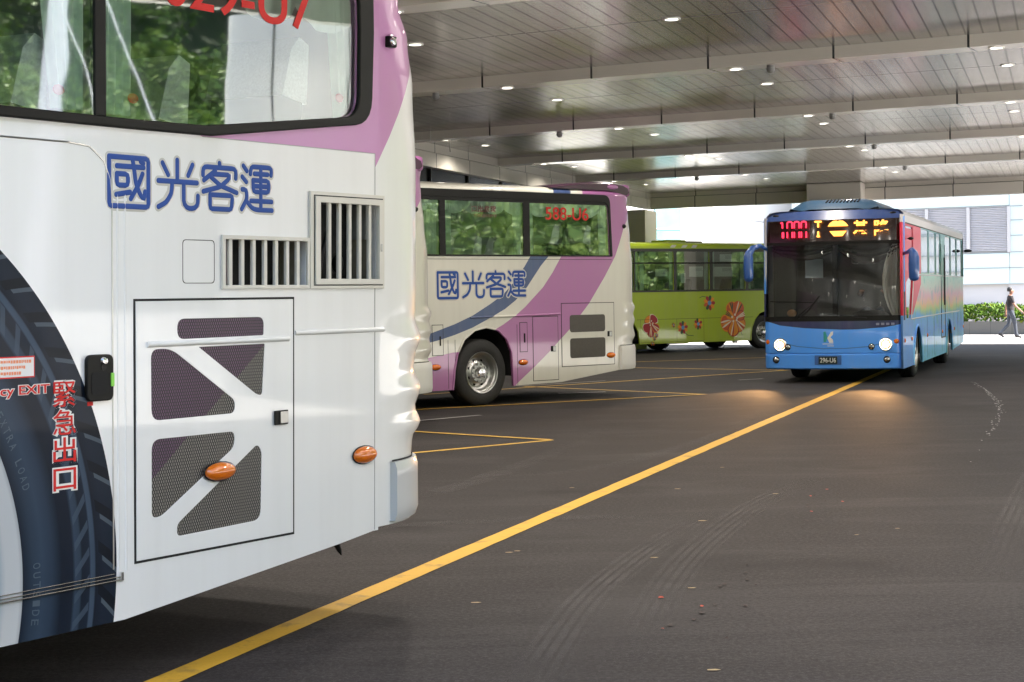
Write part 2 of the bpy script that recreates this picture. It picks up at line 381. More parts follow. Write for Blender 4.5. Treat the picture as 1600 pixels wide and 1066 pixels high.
# ------------------------------------------------------------------ coach shell shared by the coaches
GUO = [  # the four characters on the coaches as brush strokes, in the unit box of the whole word (x 0..1320, y up)
    [(20, -20), (305, -20), (305, -430), (20, -430), (20, -20)], [(75, -95), (270, -95)], [(190, -40), (200, -110), (212, -230), (245, -330), (275, -370), (280, -300)], [(262, -150), (230, -250), (175, -365)],
    [(75, -160), (155, -160), (155, -255), (75, -255), (75, -160)], [(70, -335), (170, -310)], [(248, -45), (268, -60)],
    [(412, -40), (455, -140)], [(525, -8), (525, -190)], [(645, -40), (610, -135)], [(380, -195), (680, -195)], [(485, -210), (480, -300), (440, -380), (380, -420)], [(575, -210), (575, -385), (600, -422), (660, -422), (685, -395), (687, -310)],
    [(862, -5), (866, -40)], [(728, -120), (728, -60), (745, -45), (985, -45), (1000, -60), (997, -130)], [(828, -75), (735, -165)], [(815, -105), (950, -105), (945, -135), (870, -215), (730, -265)], [(790, -130), (870, -205), (1005, -260)], [(785, -290), (970, -290), (960, -415), (785, -415), (785, -290)],
    [(1062, -10), (1092, -55)], [(1052, -110), (1087, -155)], [(1052, -225), (1087, -225), (1092, -310), (1047, -405)], [(1097, -340), (1132, -390), (1172, -405), (1310, -405)],
    [(1122, -80), (1127, -20), (1142, -12), (1292, -12), (1307, -22), (1302, -80)], [(1157, -75), (1272, -75)], [(1212, -25), (1212, -385)], [(1144, -135), (1282, -135), (1282, -240), (1147, -240), (1144, -135)], [(1147, -188), (1282, -188)], [(1127, -325), (1307, -325)]]
def coach_word(root, x0, x1, z0, z1, r, ro, y=0.0):
    fr = frame_side(y); P = [[(x0 + (a / 1320) * (x1 - x0), z1 + (b / 430) * (z1 - z0)) for a, b in st] for st in GUO]
    strokes('lettering_outline', P, ro, M['cream_vinyl'], root, fr, .0012, 0)
    return strokes('lettering', P, r, M['blue_vinyl'], root, fr, .0022, .0012)
def interp_cos(pts, z):
    if z <= pts[0][0]: return pts[0][1]
    for (a, u), (b, v) in zip(pts[:-1], pts[1:]):
        if z <= b: t = (z - a) / (b - a); t = (1 - math.cos(math.pi * t)) / 2; return u + (v - u) * t
    return pts[-1][1]
def coach_shell(root, livery, L, uc, sil, view, bottom, holes, W=2.5, r=.35, zr=3.2, roof_h=.27, capbot=.48):
    """side sheet with holes, rear cap following the measured silhouette, roof, far side, front, floor"""
    side = [(-L, bottom[0][1])] + list(bottom[1:]) + [(uc, bottom[-1][1]), (uc, zr), (-L, zr)]
    plate('side_panel', [side] + holes, livery, root, frame_side(.04), .04)
    mu, mv = view
    def rb(z):
        d = max(.06, interp_cos(sil, z) - uc); s = d * mu + mv * r
        return math.sqrt(max(.01, (s * s - (mv * r) ** 2))) / mu
    def ring(z, inset=0, add=0, a0=0, a1=90, n=10, full=True):
        b = rb(z) - inset + add; rr = r - inset
        near = []
        for i in range(n + 1):
            q = R(a0 + (a1 - a0) * i / n); near.append((uc + b * math.sin(q), r - (rr + add) * math.cos(q), z))
        if not full: return near
        far = [(p[0], W - p[1], z) for p in reversed(near)]
        return near + far
    zs = [capbot + (zr - capbot) * i / 90 for i in range(91)]
    rings = [ring(z) for z in zs]
    q_ = roof_h / .27
    for dz, ins in ((.06 * q_, .012), (.12 * q_, .04), (.17 * q_, .09), (.21 * q_, .15), (.25 * q_, .26)): rings.append([(p[0], p[1], zr + dz) for p in ring(zr, ins)])
    mb = MB().loft(rings); mb.build('rear_panel', livery, root, smooth=35)
    sec = [(0.0, zr), (.012, zr + .06 * q_), (.04, zr + .12 * q_), (.09, zr + .17 * q_), (.15, zr + .21 * q_), (.26, zr + .25 * q_), (.7, zr + roof_h), (W / 2, zr + roof_h + .01)]
    sec = sec + [(W - a, b) for a, b in reversed(sec[:-1])]
    mb = MB().loft([[(u, a, b) for a, b in sec] for u in (-L, uc)])
    last = rings[-1]; h = len(last) // 2
    cen = [(uc, .26, zr + .25)]
    top = [(uc, y, z) for (y, z) in sec if .25 < y < W - .25]
    mb.add(last + list(reversed(top)), [tuple(range(len(last) + len(top)))])
    mb.build('roof', livery, root, smooth=35)
    bz = .45
    mb = MB().box(-L, uc, W - .03, W, .35, zr); mb.box(-L - .02, -L, 0, W, .35, zr + .2); mb.build('far_side', livery, root)
    mb = MB().box(-L + .01, uc + .15, .35, W - .04, bz, bz + .05); mb.box(-L + .01, uc, .7, W - .05, 1.2, 1.25); mb.box(-L, uc + .1, 1.0, 1.02, .45, 1.2); mb.build('underbody', M['dark'], root)
    return ring, rb
def wheel(root, c, rad=.5, wid=.28, steer=0, hub_col=None, n=44):
    """tyre > rim > (own nuts and hub)"""
    x, y, z = c; h = wid
    mb = MB().lathe([(rad * .60, .012), (rad * .63, -.004), (rad * .78, -.014), (rad * .90, -.006), (rad * .955, .014), (rad * .985, .03), (rad, .055), (rad, h * .25), (rad - .012, h * .26), (rad - .012, h * .29), (rad, h * .30),
                     (rad, h * .5), (rad - .012, h * .51), (rad - .012, h * .54), (rad, h * .55), (rad, h * .75), (rad - .012, h * .76), (rad - .012, h * .79), (rad, h * .8), (rad, h - .05), (rad * .95, h), (rad * .6, h)], (x, y, z), n)
    t = mb.build('wheel', M['tyre'], root, smooth=40)
    q = rad
    mb = MB().lathe([(q * .625, .0), (q * .61, -.012), (q * .585, -.008), (q * .57, .02), (q * .54, .03), (q * .525, .07), (q * .50, .10), (q * .44, .115), (q * .42, .105), (q * .30, .075), (q * .29, .06), (q * .02, .06)], (x, y, z), n)
    for i in range(10):
        a = 2 * math.pi * i / 10; mb.tube([(x + q * .36 * math.cos(a) * .7, y + .085, z + q * .36 * math.sin(a) * .7), (x + q * .36 * .7 * math.cos(a), y + .03, z + q * .36 * .7 * math.sin(a))], .017, 6)
    rm = mb.build('rim', M['steel'], t, smooth=40)
    mb = MB().lathe([(.001, -.012), (q * .12, -.01), (q * .15, .01), (q * .17, .05), (q * .19, .07)], (x, y, z), 24)
    mb.build('hub', M['chrome'], t, smooth=40)
    for i in range(8):
        a = 2 * math.pi * (i + .5) / 8
        MB().ball((x + q * .365 * math.cos(a), y + .094, z + q * .365 * math.sin(a)), q * .055, .006, q * .055, 10, 4).build('hand_hole', M['dark'], t, smooth=40)
    return t
def wheel_well(root, u0, u1, ztop, W=2.5):
    mb = MB(); c = (u0 + u1) / 2; r_ = (u1 - u0) / 2 + .03
    n = 14
    arc = [(c + r_ * math.cos(math.pi * i / n), .42 + (ztop - .38) * math.sin(math.pi * i / n)) for i in range(n + 1)]
    mb.loft([[(a, .039, b) for a, b in arc], [(a, .95, b) for a, b in arc]])
    return mb.build('wheel_well', M['dark'], root, smooth=40)
def arch_pts(pts): return pts
def marker(root, u, z, y=0, w_=.095, h=.042):
    mb = MB().ball((u, y - .004, z), w_ * 1.08, .010, h * 1.12, 20, 8)
    mb2 = MB().ball((u, y - .008, z), w_, .032, h, 20, 10)
    o = mb2.build('marker_lamp', M['amber'], root, smooth=60); mb.build('lamp_base', M['rubber'], o, smooth=60)
    return o
def latch(root, u0, u1, z0, z1, y=0):
    mb = MB().box(u0, u1, y - .006, y, z0, z1); o = mb.build('latch', M['rubber'], root, bevel=.003)
    mb = MB().box(u0 + (u1 - u0) * .38, u1 - .006, y - .012, y - .006, z0 + .006, z1 - .006); mb.build('latch_paddle', M['steel'], o, bevel=.002)
    return o
def seam_ring(name, loop, parent, fr, wdt=.008, depth=.0016, lift=0):
    P = [Vector(p) for p in loop]; c = sum(P, Vector((0, 0))) / len(P)
    xs = [p.x for p in P]; zs = [p.y for p in P]; sx = (max(xs) - min(xs)); sz = max(zs) - min(zs)
    inner = [(c.x + (p.x - c.x) * (1 - 2 * wdt / sx), c.y + (p.y - c.y) * (1 - 2 * wdt / sz)) for p in P]
    return plate(name, [loop, inner], M['seam'], parent, fr, depth, lift=lift)
def seat(root, u, y0, y1, top, cover=True, floor=1.3):
    mb = MB().loft([[(u + a, y, z) for a, z in ((.0, top - .75), (.10, top - .35), (.17, top - .05), (.22, top), (.27, top - .03), (.24, top - .35), (.14, top - .78))] for y in (y0, y0 + .03, y1 - .03, y1)], closed=True)
    mb.box(u - .45, u + .12, y0, y1, top - .85, top - .72)
    o = mb.build('seat', M['seat'], root, smooth=50)
    if cover:
        mb = MB().loft([[(u + a, y, z) for a, z in ((.088, top - .27), (.152, top - .05), (.21, top + .012), (.28, top - .02), (.262, top - .30))] for y in (y0 - .012, y0 + .02, y1 - .02, y1 + .012)])
        mb.add([(u + a, y0 - .012, z) for a, z in ((.088, top - .27), (.152, top - .05), (.21, top + .012), (.28, top - .02), (.262, top - .30))], [(0, 1, 2, 3, 4)])
        mb.build('head_cover', M['lace'], o, smooth=50)
    return o
def curtain(root, u0, u1, z0, z1, y=.06, taper=0.0, n=28, amp=.018):
    rings = []
    for k in range(9):
        t = k / 8; z = z1 + (z0 - z1) * t; c0 = u0 + taper * t * (u1 - u0) * .5; ring = []
        for i in range(n + 1):
            q = i / n; u = c0 + (u1 - c0) * q; ring.append((u, y + amp * math.sin(q * 24 + t * 1.3), z))
        rings.append(ring)
    return MB().loft(rings).build('curtain', M['curtain'], root, smooth=80)
def valance(root, u0, u1, z0, z1, y=.045, scal=.42):
    n = max(12, int((u1 - u0) / .03)); r0 = []; r1 = []; rm = []
    for i in range(n + 1):
        u = u0 + (u1 - u0) * i / n; s_ = abs(math.sin(math.pi * (u - u0) / scal)); yy = y + .012 * math.sin(u * 40)
        r0.append((u, yy, z1)); rm.append((u, yy, (z0 + z1) / 2)); r1.append((u, yy, z0 + .10 * (1 - s_ ** .6)))
    return MB().loft([r0, rm, r1]).build('valance', M['curtain'], root, smooth=80)
def interior_box(root, u0, u1, z0, z1, W=2.5, mat=None):
    mb = MB().box(u0, u1, .2, W - .06, z0 - .04, z0); mb.box(u0, u1, W - .08, W - .05, z0, z1); mb.box(u0, u1, .05, W - .05, z1, z1 + .03)
    mb.box(u1, u1 + .03, .05, W - .05, z0, z1); mb.box(u0 - .03, u0, .05, W - .05, z0, z1)
    return mb.build('interior_lining', mat or M['interior'], root)

# ================================================================== NEAR COACH
near = thing('coach_bus', 'white and pink coach filling the left foreground with slatted vents and a giant tyre picture', 'coach', (-1.62, 7.11, 0), (.025, 0, R(56.74)))
FS = frame_side(0)
lo = [(-9.2, 2.365), (.0, 2.36), (.46, 2.366), (.62, 2.386), (1.346, 2.468)]
glass_loop = lo + rnd([(1.50, 2.485), (1.53, 2.75)], 0) 
glass_loop = [(-9.2, 2.365), (.0, 2.36), (.46, 2.366), (1.30, 2.462)] + rnd([(1.30, 2.462), (1.52, 2.487), (1.525, 2.9), (1.52, 3.08), (1.40, 3.13)], [0, .17, 0, .08, 0])[1:-1] + [(1.40, 3.13), (-9.2, 3.13)]
frame_loop = [(-9.3, 2.312), (.0, 2.318), (.50, 2.322), (1.36, 2.427)] + rnd([(1.36, 2.427), (1.62, 2.457), (1.637, 2.9), (1.63, 3.17), (1.45, 3.19)], [0, .20, 0, .1, 0])[1:-1] + [(1.45, 3.19), (-9.3, 3.19)]
G1 = rect(.593, 1.147, 1.678, 1.880); G2 = rect(1.230, 1.680, 1.706, 2.065)
sil1 = [(.44, 1.98), (.80, 1.976), (.885, 1.985), (.958, 2.056), (1.042, 2.008), (1.138, 2.057), (1.236, 1.993), (1.31, 2.008), (1.40, 2.055), (1.51, 2.003), (1.66, 2.011), (2.24, 2.009), (2.69, 1.98), (2.91, 1.936), (3.09, 1.856), (3.25, 1.83)]
ring1, rb1 = coach_shell(near, M['near_livery'], 9.6, 1.70, sil1, (.6, .8), [(-9.6, .30), (-.005, .301), (1.395, .434), (1.66, .465)], [glass_loop, G1, G2])
clear_backs(plate('window_glass', [glass_loop], M['coach_glass'], near, FS, .006, lift=-.012), (0, -1, 0))
plate('window_seal', [frame_loop, [(a, b) for a, b in glass_loop]], M['rubber'], near, FS, .024, bevel=.008)
MB().box(-.155, -.095, -.002, .03, 2.36, 3.13).build('window_pillar', M['rubber'], near, bevel=.004)
MB().box(-2.2, -2.1, -.002, .03, 2.36, 3.13).build('window_pillar', M['rubber'], near, bevel=.004)
lettering('window_number', '029-U7', M['red_vinyl'], near, FS, .23, 2.855, .20, .97, .001, -.004, bold=.012)
interior_box(near, -9.3, 1.66, 1.9, 3.17)
for u in (1.02, .22, -.58, -1.38, -2.2, -3.0): seat(near, u, .12, .58, 2.83 if u > .9 else 2.66); seat(near, u, 1.6, 2.2, 2.8)
curtain(near, -.42, -.17, 2.38, 3.14, taper=.8); curtain(near, -.06, .09, 2.38, 3.14, taper=-.2); curtain(near, 1.36, 1.60, 2.44, 3.14, taper=.7)
valance(near, .72, 1.62, 2.87, 3.16)
for u in (-.32, .08, 1.43): MB().ball((u, .028, 2.45 if u < .2 else 2.57), .032, .002, .022, 16, 5).build('round_sticker', M['red_vinyl'], near, smooth=60)
coach_word(near, -.098, .918, 2.003, 2.212, .0112, .021)
# seams of panels
mb = MB(); mb.box(.46, 1.669, -.0015, 0, 2.3165, 2.3200); mb.box(1.669, 1.6725, -.0015, 0, .47, 2.320); mb.build('panel_seam', simple('soft_panel_seam', (.30, .30, .30), .6), near)
mb = MB(); mb.tube([(1.07, .002, 1.457), (1.15, -.001, 1.457), (1.5, -.001, 1.457), (1.745, .002, 1.457)], .012, 8)
mb.build('body_crease', M['near_livery'], near, smooth=60)
mb = MB()
for uu in (-.038, .004): mb.tube([(uu, .003, .50), (uu, .003, 2.05)], .0065, 8)
mb.build('body_rib', M['near_livery'], near, smooth=60)
# emergency door
door_line = [(-.067, .517), (-.067, 2.02), (-.078, 2.11), (-.11, 2.18), (-.186, 2.235), (-.30, 2.245), (-1.25, 2.245)]
mb = MB()
for a, b in zip(door_line[:-1], door_line[1:]): mb.tube([(a[0], .0, a[1]), (b[0], .0, b[1])], .004, 6, 0)
dr = mb.build('emergency_door', M['steel'], near, smooth=60)
mb = MB().box(-1.25, -.02, -.010, 0, .468, .474); mb.box(-1.25, -.03, -.008, 0, .482, .486); mb.box(-1.25, -.066, -.006, 0, .496, .500); mb.box(-.034, -.020, -.012, 0, .466, .502)
mb.build('door_sill_trim', M['chrome'], dr, bevel=.002)
o = plate('door_handle', [rnd(rect(-.222, -.078, 1.213, 1.401), .03)], M['rubber'], near, FS, .02, bevel=.006)
plate('handle_recess', [rnd(rect(-.200, -.110, 1.24, 1.33), .012)], M['dark'], o, FS, .002, lift=.0205)
MB().lathe([(.001, -.034), (.012, -.033), (.016, -.024), (.018, -.018)], (-.135, 0, 1.375), 20).build('lock_barrel', M['chrome'], o, smooth=40)
MB().lathe([(.001, -.022), (.014, -.022), (.0145, -.018)], (-.135, 0, 1.35), 20).build('push_button', M['black'], o, smooth=40)
MB().box(-.097, -.080, -.026, -.018, 1.27, 1.325).build('handle_tab', M['lime'], o, bevel=.003)
plate('handle_tag', [rect(-.205, -.175, 1.196, 1.213)], M['red_vinyl'], near, FS, .0015)
for i, ch in enumerate('\u7dca\u6025\u51fa\u53e3'):
    z = 1.305 - .1105 * (i + 1) + .006
    hh = .10 if i < 3 else .088
    lettering('exit_lettering_outline', ch, M['white_vinyl'], near, FS, -.389, z - .006, hh + .012, .130, .0009, .0, bold=.075)
    lettering('exit_lettering', ch, M['red_vinyl'], near, FS, -.385, z, hh, .118, .0009, .0012, bold=.004)
lettering('exit_lettering_outline', 'Emergency EXIT', M['white_vinyl'], near, FS, -.915, 1.246, .052, .517, .0009, 0, bold=.06)
lettering('exit_lettering', 'Emergency EXIT', M['red_vinyl'], near, FS, -.912, 1.249, .046, .511, .0009, .0012, bold=.015)
o = plate('notice', [rect(-.80, -.475, 1.325, 1.408)], M['red_vinyl'], near, FS, .0008)
plate('notice_field', [rect(-.795, -.480, 1.330, 1.403)], M['plate_white'], o, FS, .0008, lift=.0008)
mb = MB(); random.seed(3)
for k, z in enumerate((1.388, 1.366, 1.344)):
    u = -.775
    while u < (-.50 if k == 0 else -.53 if k == 1 else -.55): wd = random.choice((.006, .009, .011)); mb.box(u, u + wd, -.0024, -.0016, z - random.choice((.004, .006)), z + .006); u += wd + .003
mb.build('notice_print', simple('orange_print', (.75, .25, .12), .5), o)
# raised words printed on the tyre picture
tyre_print = simple('tyre_print_blue', (.045, .07, .10), .4)
def arc_word(txt, rad, a0, h):
    a = a0
    for ch in txt:
        if ch != ' ':
            c = Vector((-1.715 + rad * math.cos(a), .545 + rad * math.sin(a), 0))
            lettering('tyre_lettering', ch, tyre_print, near, FS @ Matrix.Translation(c) @ Matrix.Rotation(a - math.pi / 2, 4, 'Z'), -h * .3, -h / 2, h, h * .62, .0006, .0004)
        a -= h * 1.02 / rad
arc_word('EXTRA LOAD', 1.245, R(31), .034); arc_word('OUTSIDE', 1.245, R(2.0), .036)
# engine hatch
hl = rect(.052, 1.060, .526, 1.620)
seam_ring('hatch_gap', rect(.049, 1.063, .523, 1.623), near, FS, .010, .002)
cut = [rnd([(.300, 1.449), (.848, 1.452), (.852, 1.534), (.300, 1.536)], [.045, .008, .05, .05]),
       rnd([(.431, 1.412), (.856, 1.413), (.838, 1.180), (.800, 1.188)], [.004, .006, .045, .04]),
       rnd([(.145, 1.411), (.262, 1.411), (.660, 1.168), (.655, 1.112), (.147, 1.112)], [.04, .05, .03, .05, .05]),
       rnd([(.147, 1.033), (.657, 1.031), (.655, .962), (.200, .704), (.147, .704)], [.05, .03, .05, .06, .04]),
       rnd([(.805, .962), (.835, .930), (.828, .618), (.295, .608), (.295, .660)], [.03, .03, .05, .05, .05])]
h1 = plate('engine_hatch', [rect(.060, 1.052, .534, 1.612)] + cut, M['near_livery'], near, FS, .005, bevel=.0015)
plate('hatch_mesh', [rect(.10, .90, .58, 1.57)], M['mesh_near'], h1, FS, .0015, lift=.0012)
MB().tube([(.12, -.0035, 1.432), (1.02, -.0035, 1.432)], .013, 8).build('hatch_rail', M['near_livery'], h1, smooth=60)
latch(h1, .912, 1.006, 1.040, 1.106, -.010)
marker(near, .548, .864, -.012, .096, .04); marker(near, 1.585, .848, 0, .09, .042)
# louvred openings
def vent(outer, inner, bars, dbl=None):
    o = plate('vent_frame', [outer, inner], M['cream'], near, FS, .014, bevel=.003)
    x0, z0 = inner[0]; x1, z1 = inner[2]
    mb = MB()
    for u in bars: mb.box(u - .011, u + .011, -.006, .012, z0 - .004, z1 + .004)
    for i, bld in enumerate([mb]): bld.build('vent_slats', M['cream'], o, bevel=.004)
    mb = MB(); mb.box(x0 - .02, x1 + .02, .16, .18, z0 - .02, z1 + .02, 0); mb.box(x1 + .0, x1 + .02, .04, .18, z0 - .02, z1 + .02, 1); mb.box(x0 - .02, x0, .04, .18, z0 - .02, z1 + .02, 0); mb.box(x0, x1, .04, .18, z1, z1 + .02, 0); mb.box(x0, x1, .04, .18, z0 - .02, z0, 0)
    mb.build('vent_recess', [M['dark'], simple('vent_side', (.22, .20, .15), .7)], o)
    return o
v1 = vent(rect(.572, 1.163, 1.661, 1.898), G1, (.633, .711, .786, .863, .938, 1.015, 1.089))
MB().box(.60, .76, .10, .11, 1.68, 1.88).build('vent_flap', simple('purple_flap', (.09, .035, .075), .6), v1)
v2 = vent(rect(1.167, 1.731, 1.660, 2.115), G2, (1.243, 1.319, 1.395, 1.472, 1.549, 1.627))
plate('vent_door', [rect(1.196, 1.710, 1.680, 2.093), G2], M['cream'], v2, FS, .008, bevel=.002, lift=.0145)
seam_ring('vent_door_gap', rect(1.190, 1.716, 1.674, 2.099), v2, FS, .005, .0008, lift=.014)
MB().box(1.690, 1.703, -.026, -.020, 1.84, 1.878).build('vent_catch', M['steel'], v2, bevel=.002)
mb = MB().tube([(1.36, .10, 1.72), (1.40, .11, 1.83), (1.44, .10, 1.95)], .012, 8); mb.ball((1.53, .12, 1.78), .03, .03, .05, 12, 6); mb.build('hose', M['black'], v2, smooth=60)
seam_ring('filler_flap', rnd(rect(.337, .534, 1.686, 1.874), .02), near, FS, .003, .001)
# rear camera, bumper corner, exhaust stub
yc = ring1(2.876)[4]
mb = MB().box(1.755, 1.815, -.028, .05, 2.846, 2.902); o = mb.build('rear_camera', M['rubber'], near, bevel=.008)
MB().lathe([(.001, -.038), (.017, -.037), (.021, -.030), (.022, -.02)], (1.778, 0, 2.874), 20).build('camera_lens', M['chrome'], o, smooth=40)
MB().ball((1.800, .0, 2.882), .045, .03, .032, 14, 8).build('camera_shroud', M['near_livery'], o, smooth=60)
def bumper(root, ring, uc, z0, z1, u_start, mat, add=.035, skip=6):
    out = []
    for k in range(9):
        z = z0 + (z1 - z0) * k / 8; ad = add - (.012 if k in (0, 8) else 0); rg = ring(z, 0, ad, 0, 90, 16); out.append(rg[skip:len(rg) - skip])
    mb = MB().loft(out)
    for rg in (out[0], out[-1]): mb.loft([rg, [(p[0] - .09, min(max(p[1], .05), 2.45), p[2]) for p in rg]])
    e = [r_[0] for r_ in out]; mb.loft([e, [(p[0] - .02, p[1] + .06, p[2]) for p in e]])
    o = mb.build('bumper', mat, root, smooth=40)
    gp = [ring(z, 0, .006, 0, 90, 16)[skip:18] for z in (z0 - .002, z1 + .009)]
    MB().loft(gp).build('bumper_gap', M['seam'], o)
    return o
bumper(near, ring1, 1.70, .497, .792, 1.81, M['silver'], skip=2)
MB().tube([(1.40, .03, .45), (1.42, .02, .40), (1.43, .015, .375)], [.02, .013, .003], 8).build('drain_hose', M['rubber'], near, smooth=60)
wheel(near, (-2.9, .07, .5), .5)
wheel(near, (-7.6, .07, .5), .5)
wheel_well(near, -3.45, -2.35, 1.1)

# ================================================================== STRIPED COACH
mid = thing('coach_bus', 'white coach with purple and blue stripes and red number 588-U6 in its window', 'coach', (-.54, 25.68, 0), (0, 0, R(42.08)))
arch = [(-.46, .265), (-.44, .40), (-.42, .55), (-.36, .79), (-.23, 1.00), (-.02, 1.13), (.21, 1.17), (.45, 1.12), (.62, .98), (.71, .79), (.735, .51), (.745, .27)]
gl2 = rnd([(-8.4, 2.255), (2.86, 2.255), (2.82, 3.10), (-8.4, 3.10)], [0, .02, .12, 0])
fl2 = rnd([(-8.5, 2.225), (2.915, 2.235), (2.87, 3.215), (-8.5, 3.215)], [0, .02, .14, 0])
sil2 = [(.40, 3.36), (.80, 3.36), (.85, 3.345), (.965, 3.412), (1.10, 3.378), (1.22, 3.412), (1.32, 3.378), (1.42, 3.418), (1.53, 3.362), (2.10, 3.37), (2.57, 3.32), (2.89, 3.28), (3.11, 3.265), (3.30, 3.30)]
ring2, rb2 = coach_shell(mid, M['mid_livery'], 8.6, 3.0, sil2, (.697, .72), [(-8.6, .265), (-.46, .265)] + arch[1:] + [(1.0, .275), (1.75, .285), (2.98, .415)], [gl2], zr=3.22, roof_h=.12, capbot=.42)
clear_backs(plate('window_glass', [gl2], M['coach_glass'], mid, FS, .006, lift=-.012), (0, -1, 0))
plate('window_seal', [fl2, gl2], M['rubber'], mid, FS, .014, bevel=.005)
mb = MB()
for a, b in ((-.66, -.55), (1.00, 1.13), (-2.3, -2.2), (-3.9, -3.8)): mb.box(a, b, -.004, .03, 2.25, 3.12)
mb.box(-8.4, 2.85, -.005, .03, 3.05, 3.12)
mb.build('window_pillar', M['rubber'], mid)
interior_box(mid, -8.5, 2.95, 1.75, 3.2)
for u in (2.25, 1.55, .75, -.05, -.85, -1.65): seat(mid, u, .10, .55, 2.72 if u > 1.2 else 2.52); seat(mid, u + .1, .85, 1.25, 2.76 if u > 1.2 else 2.55)
valance(mid, -.55, .99, 2.86, 3.1, scal=.4); valance(mid, 1.14, 2.8, 2.84, 3.1, scal=.5); valance(mid, -2.1, -.66, 2.86, 3.1)
curtain(mid, -.53, -.40, 2.27, 3.1); curtain(mid, .82, .99, 2.27, 3.1, taper=.6); curtain(mid, 1.14, 1.24, 2.27, 3.1); curtain(mid, -.90, -.68, 2.27, 3.1); curtain(mid, 2.66, 2.82, 2.27, 3.1, taper=.4)
lettering('window_number', '588-U6', M['red_vinyl'], mid, FS, 1.47, 2.80, .20, .93, .001, -.005, bold=.012)
dk = simple('dark_red_print', (.12, .015, .018), .5)
lettering('exit_lettering', '\u7dca\u6025\u51fa\u53e3', dk, mid, FS, -.03, 2.89, .095, .48, .001, -.005, bold=.006, mirror=True)
for k_, ch in enumerate('EMERGENCY'): lettering('exit_lettering', ch, dk, mid, FS, .41 - k_ * .05, 2.815, .045, .038, .001, -.005, mirror=True)
coach_word(mid, -.74, 1.03, 1.615, 2.01, .0195, .040)
mb = MB(); mb.box(-8, -.1, -.0015, .0, 1.317, 1.323); mb.tube([(-.1, 0, 1.32), (.2, -.008, 1.325), (1.2, -.008, 1.335), (1.70, -.008, 1.345), (1.74, 0, 1.345)], .016, 8)
mb.build('body_crease', M['mid_livery'], mid, smooth=60)
MB().box(-8.5, 2.9, -.0022, 0, 2.185, 2.192).build('panel_seam', M['seam'], mid)
o = plate('engine_hatch', [rect(1.775, 2.925, .525, 1.50)], M['mid_livery'], mid, FS, .004)
seam_ring('hatch_gap', rect(1.764, 2.936, .515, 1.51), mid, FS, .011, .0022)
for a, b in ((1.05, 1.32), (.645, .955)): plate('hatch_mesh', [rnd(rect(1.945, 2.725, a, b), .05)], M['mesh_far'], o, FS, .002, lift=.004)
latch(o, 2.775, 2.88, .965, 1.05, -.004)
o = plate('locker_door', [rect(1.165, 1.685, .33, 1.305)], M['mid_livery'], mid, FS, .004); seam_ring('locker_gap', rect(1.155, 1.695, .32, 1.315), mid, FS, .011, .0022); latch(o, 1.53, 1.64, .765, .85, -.004)
for u0, u1 in ((-.84, -.625), (.885, 1.045)):
    o = plate('flap', [rect(u0 + .01, u1 - .01, .785, 1.22)], M['mid_livery'], mid, FS, .004); seam_ring('flap_gap', rect(u0, u1, .775, 1.23), mid, FS, .009, .0022)
    MB().box(u1 - .075, u1 - .05, -.012, -.004, .92, 1.06).build('flap_handle', M['rubber'], o, bevel=.003)
mb = MB()
for u in (-.54, .83, -.405): mb.box(u, u + .006, -.0018, 0, .28, 1.2 if u > 0 else 1.0)
mb.build('panel_joint', M['seam'], mid)
seam_ring('filler_flap', rect(3.085, 3.20, 1.72, 1.92), mid, FS, .005, .001, lift=-.03)
marker(mid, -.78, .61); marker(mid, .95, .62); marker(mid, 2.85, .665)
mb = MB(); mb.tube([(p[0], -.003, p[1]) for p in arch], .016, 8); mb.build('arch_lip', M['mid_livery'], mid, smooth=60)
wheel(mid, (.155, .05, .495), .505, .30); wheel_well(mid, -.46, .745, 1.17)
wheel(mid, (.155, 2.12, .495), .505, .30); wheel(mid, (-6.2, .06, .5), .5)
bumper(mid, ring2, 3.0, .43, .81, 3.05, M['white_vinyl'], .045, 1)
mb = MB().box(3.17, 3.24, .02, .12, 2.69, 2.76); o = mb.build('rear_camera', M['rubber'], mid, bevel=.01); MB().ball((3.205, .02, 2.725), .035, .05, .035).build('camera_lens', M['black'], o, smooth=60)
# dark rear roof spoiler with a scoop
sp = simple('dark_plum_paint', (.05, .014, .04), .3, coat=.6)
mb = MB()
prof = [(1.6, 3.33), (2.05, 3.385), (2.55, 3.425), (3.0, 3.43), (3.22, 3.41), (3.33, 3.36), (3.36, 3.30), (3.30, 3.25), (2.9, 3.32), (1.7, 3.325)]
mb.loft([[(a, y, b - dz) for a, b in prof] for y, dz in ((.03, .03), (.12, 0), (1.25, -.01), (2.38, 0), (2.47, .03))], closed=True)
for y in (.03, 2.47): mb.add([(a, y, b - .03) for a, b in prof], [tuple(range(len(prof)))])
o = mb.build('roof_spoiler', sp, mid, smooth=40)
mb = MB().ball((2.98, .06, 3.35), .16, .05, .045, 16, 8); mb.build('spoiler_scoop', M['mid_livery'], o, smooth=60)
mb = MB().box(3.10, 3.40, .04, 2.46, 3.20, 3.40); mb.build('spoiler_end', M['mid_livery'], o, bevel=.05)

# ------------------------------------------------------------------ hidden coach between them (a copy)
hid = copy_tree(mid)
th = R(46.0); hid.rotation_euler = (0, 0, th)
P = Vector((-1.13, 21.7)); lx, ly = 3.36, .10
hid.location = (P.x - (lx * math.cos(th) - ly * math.sin(th)), P.y - (lx * math.sin(th) + ly * math.cos(th)), 0)
hid['label'] = 'coach hidden behind the foreground coach, only a sliver of its wavy rear corner showing'
for o in (near, mid, hid): o['group'] = 'white and pink coaches parked in the bays'

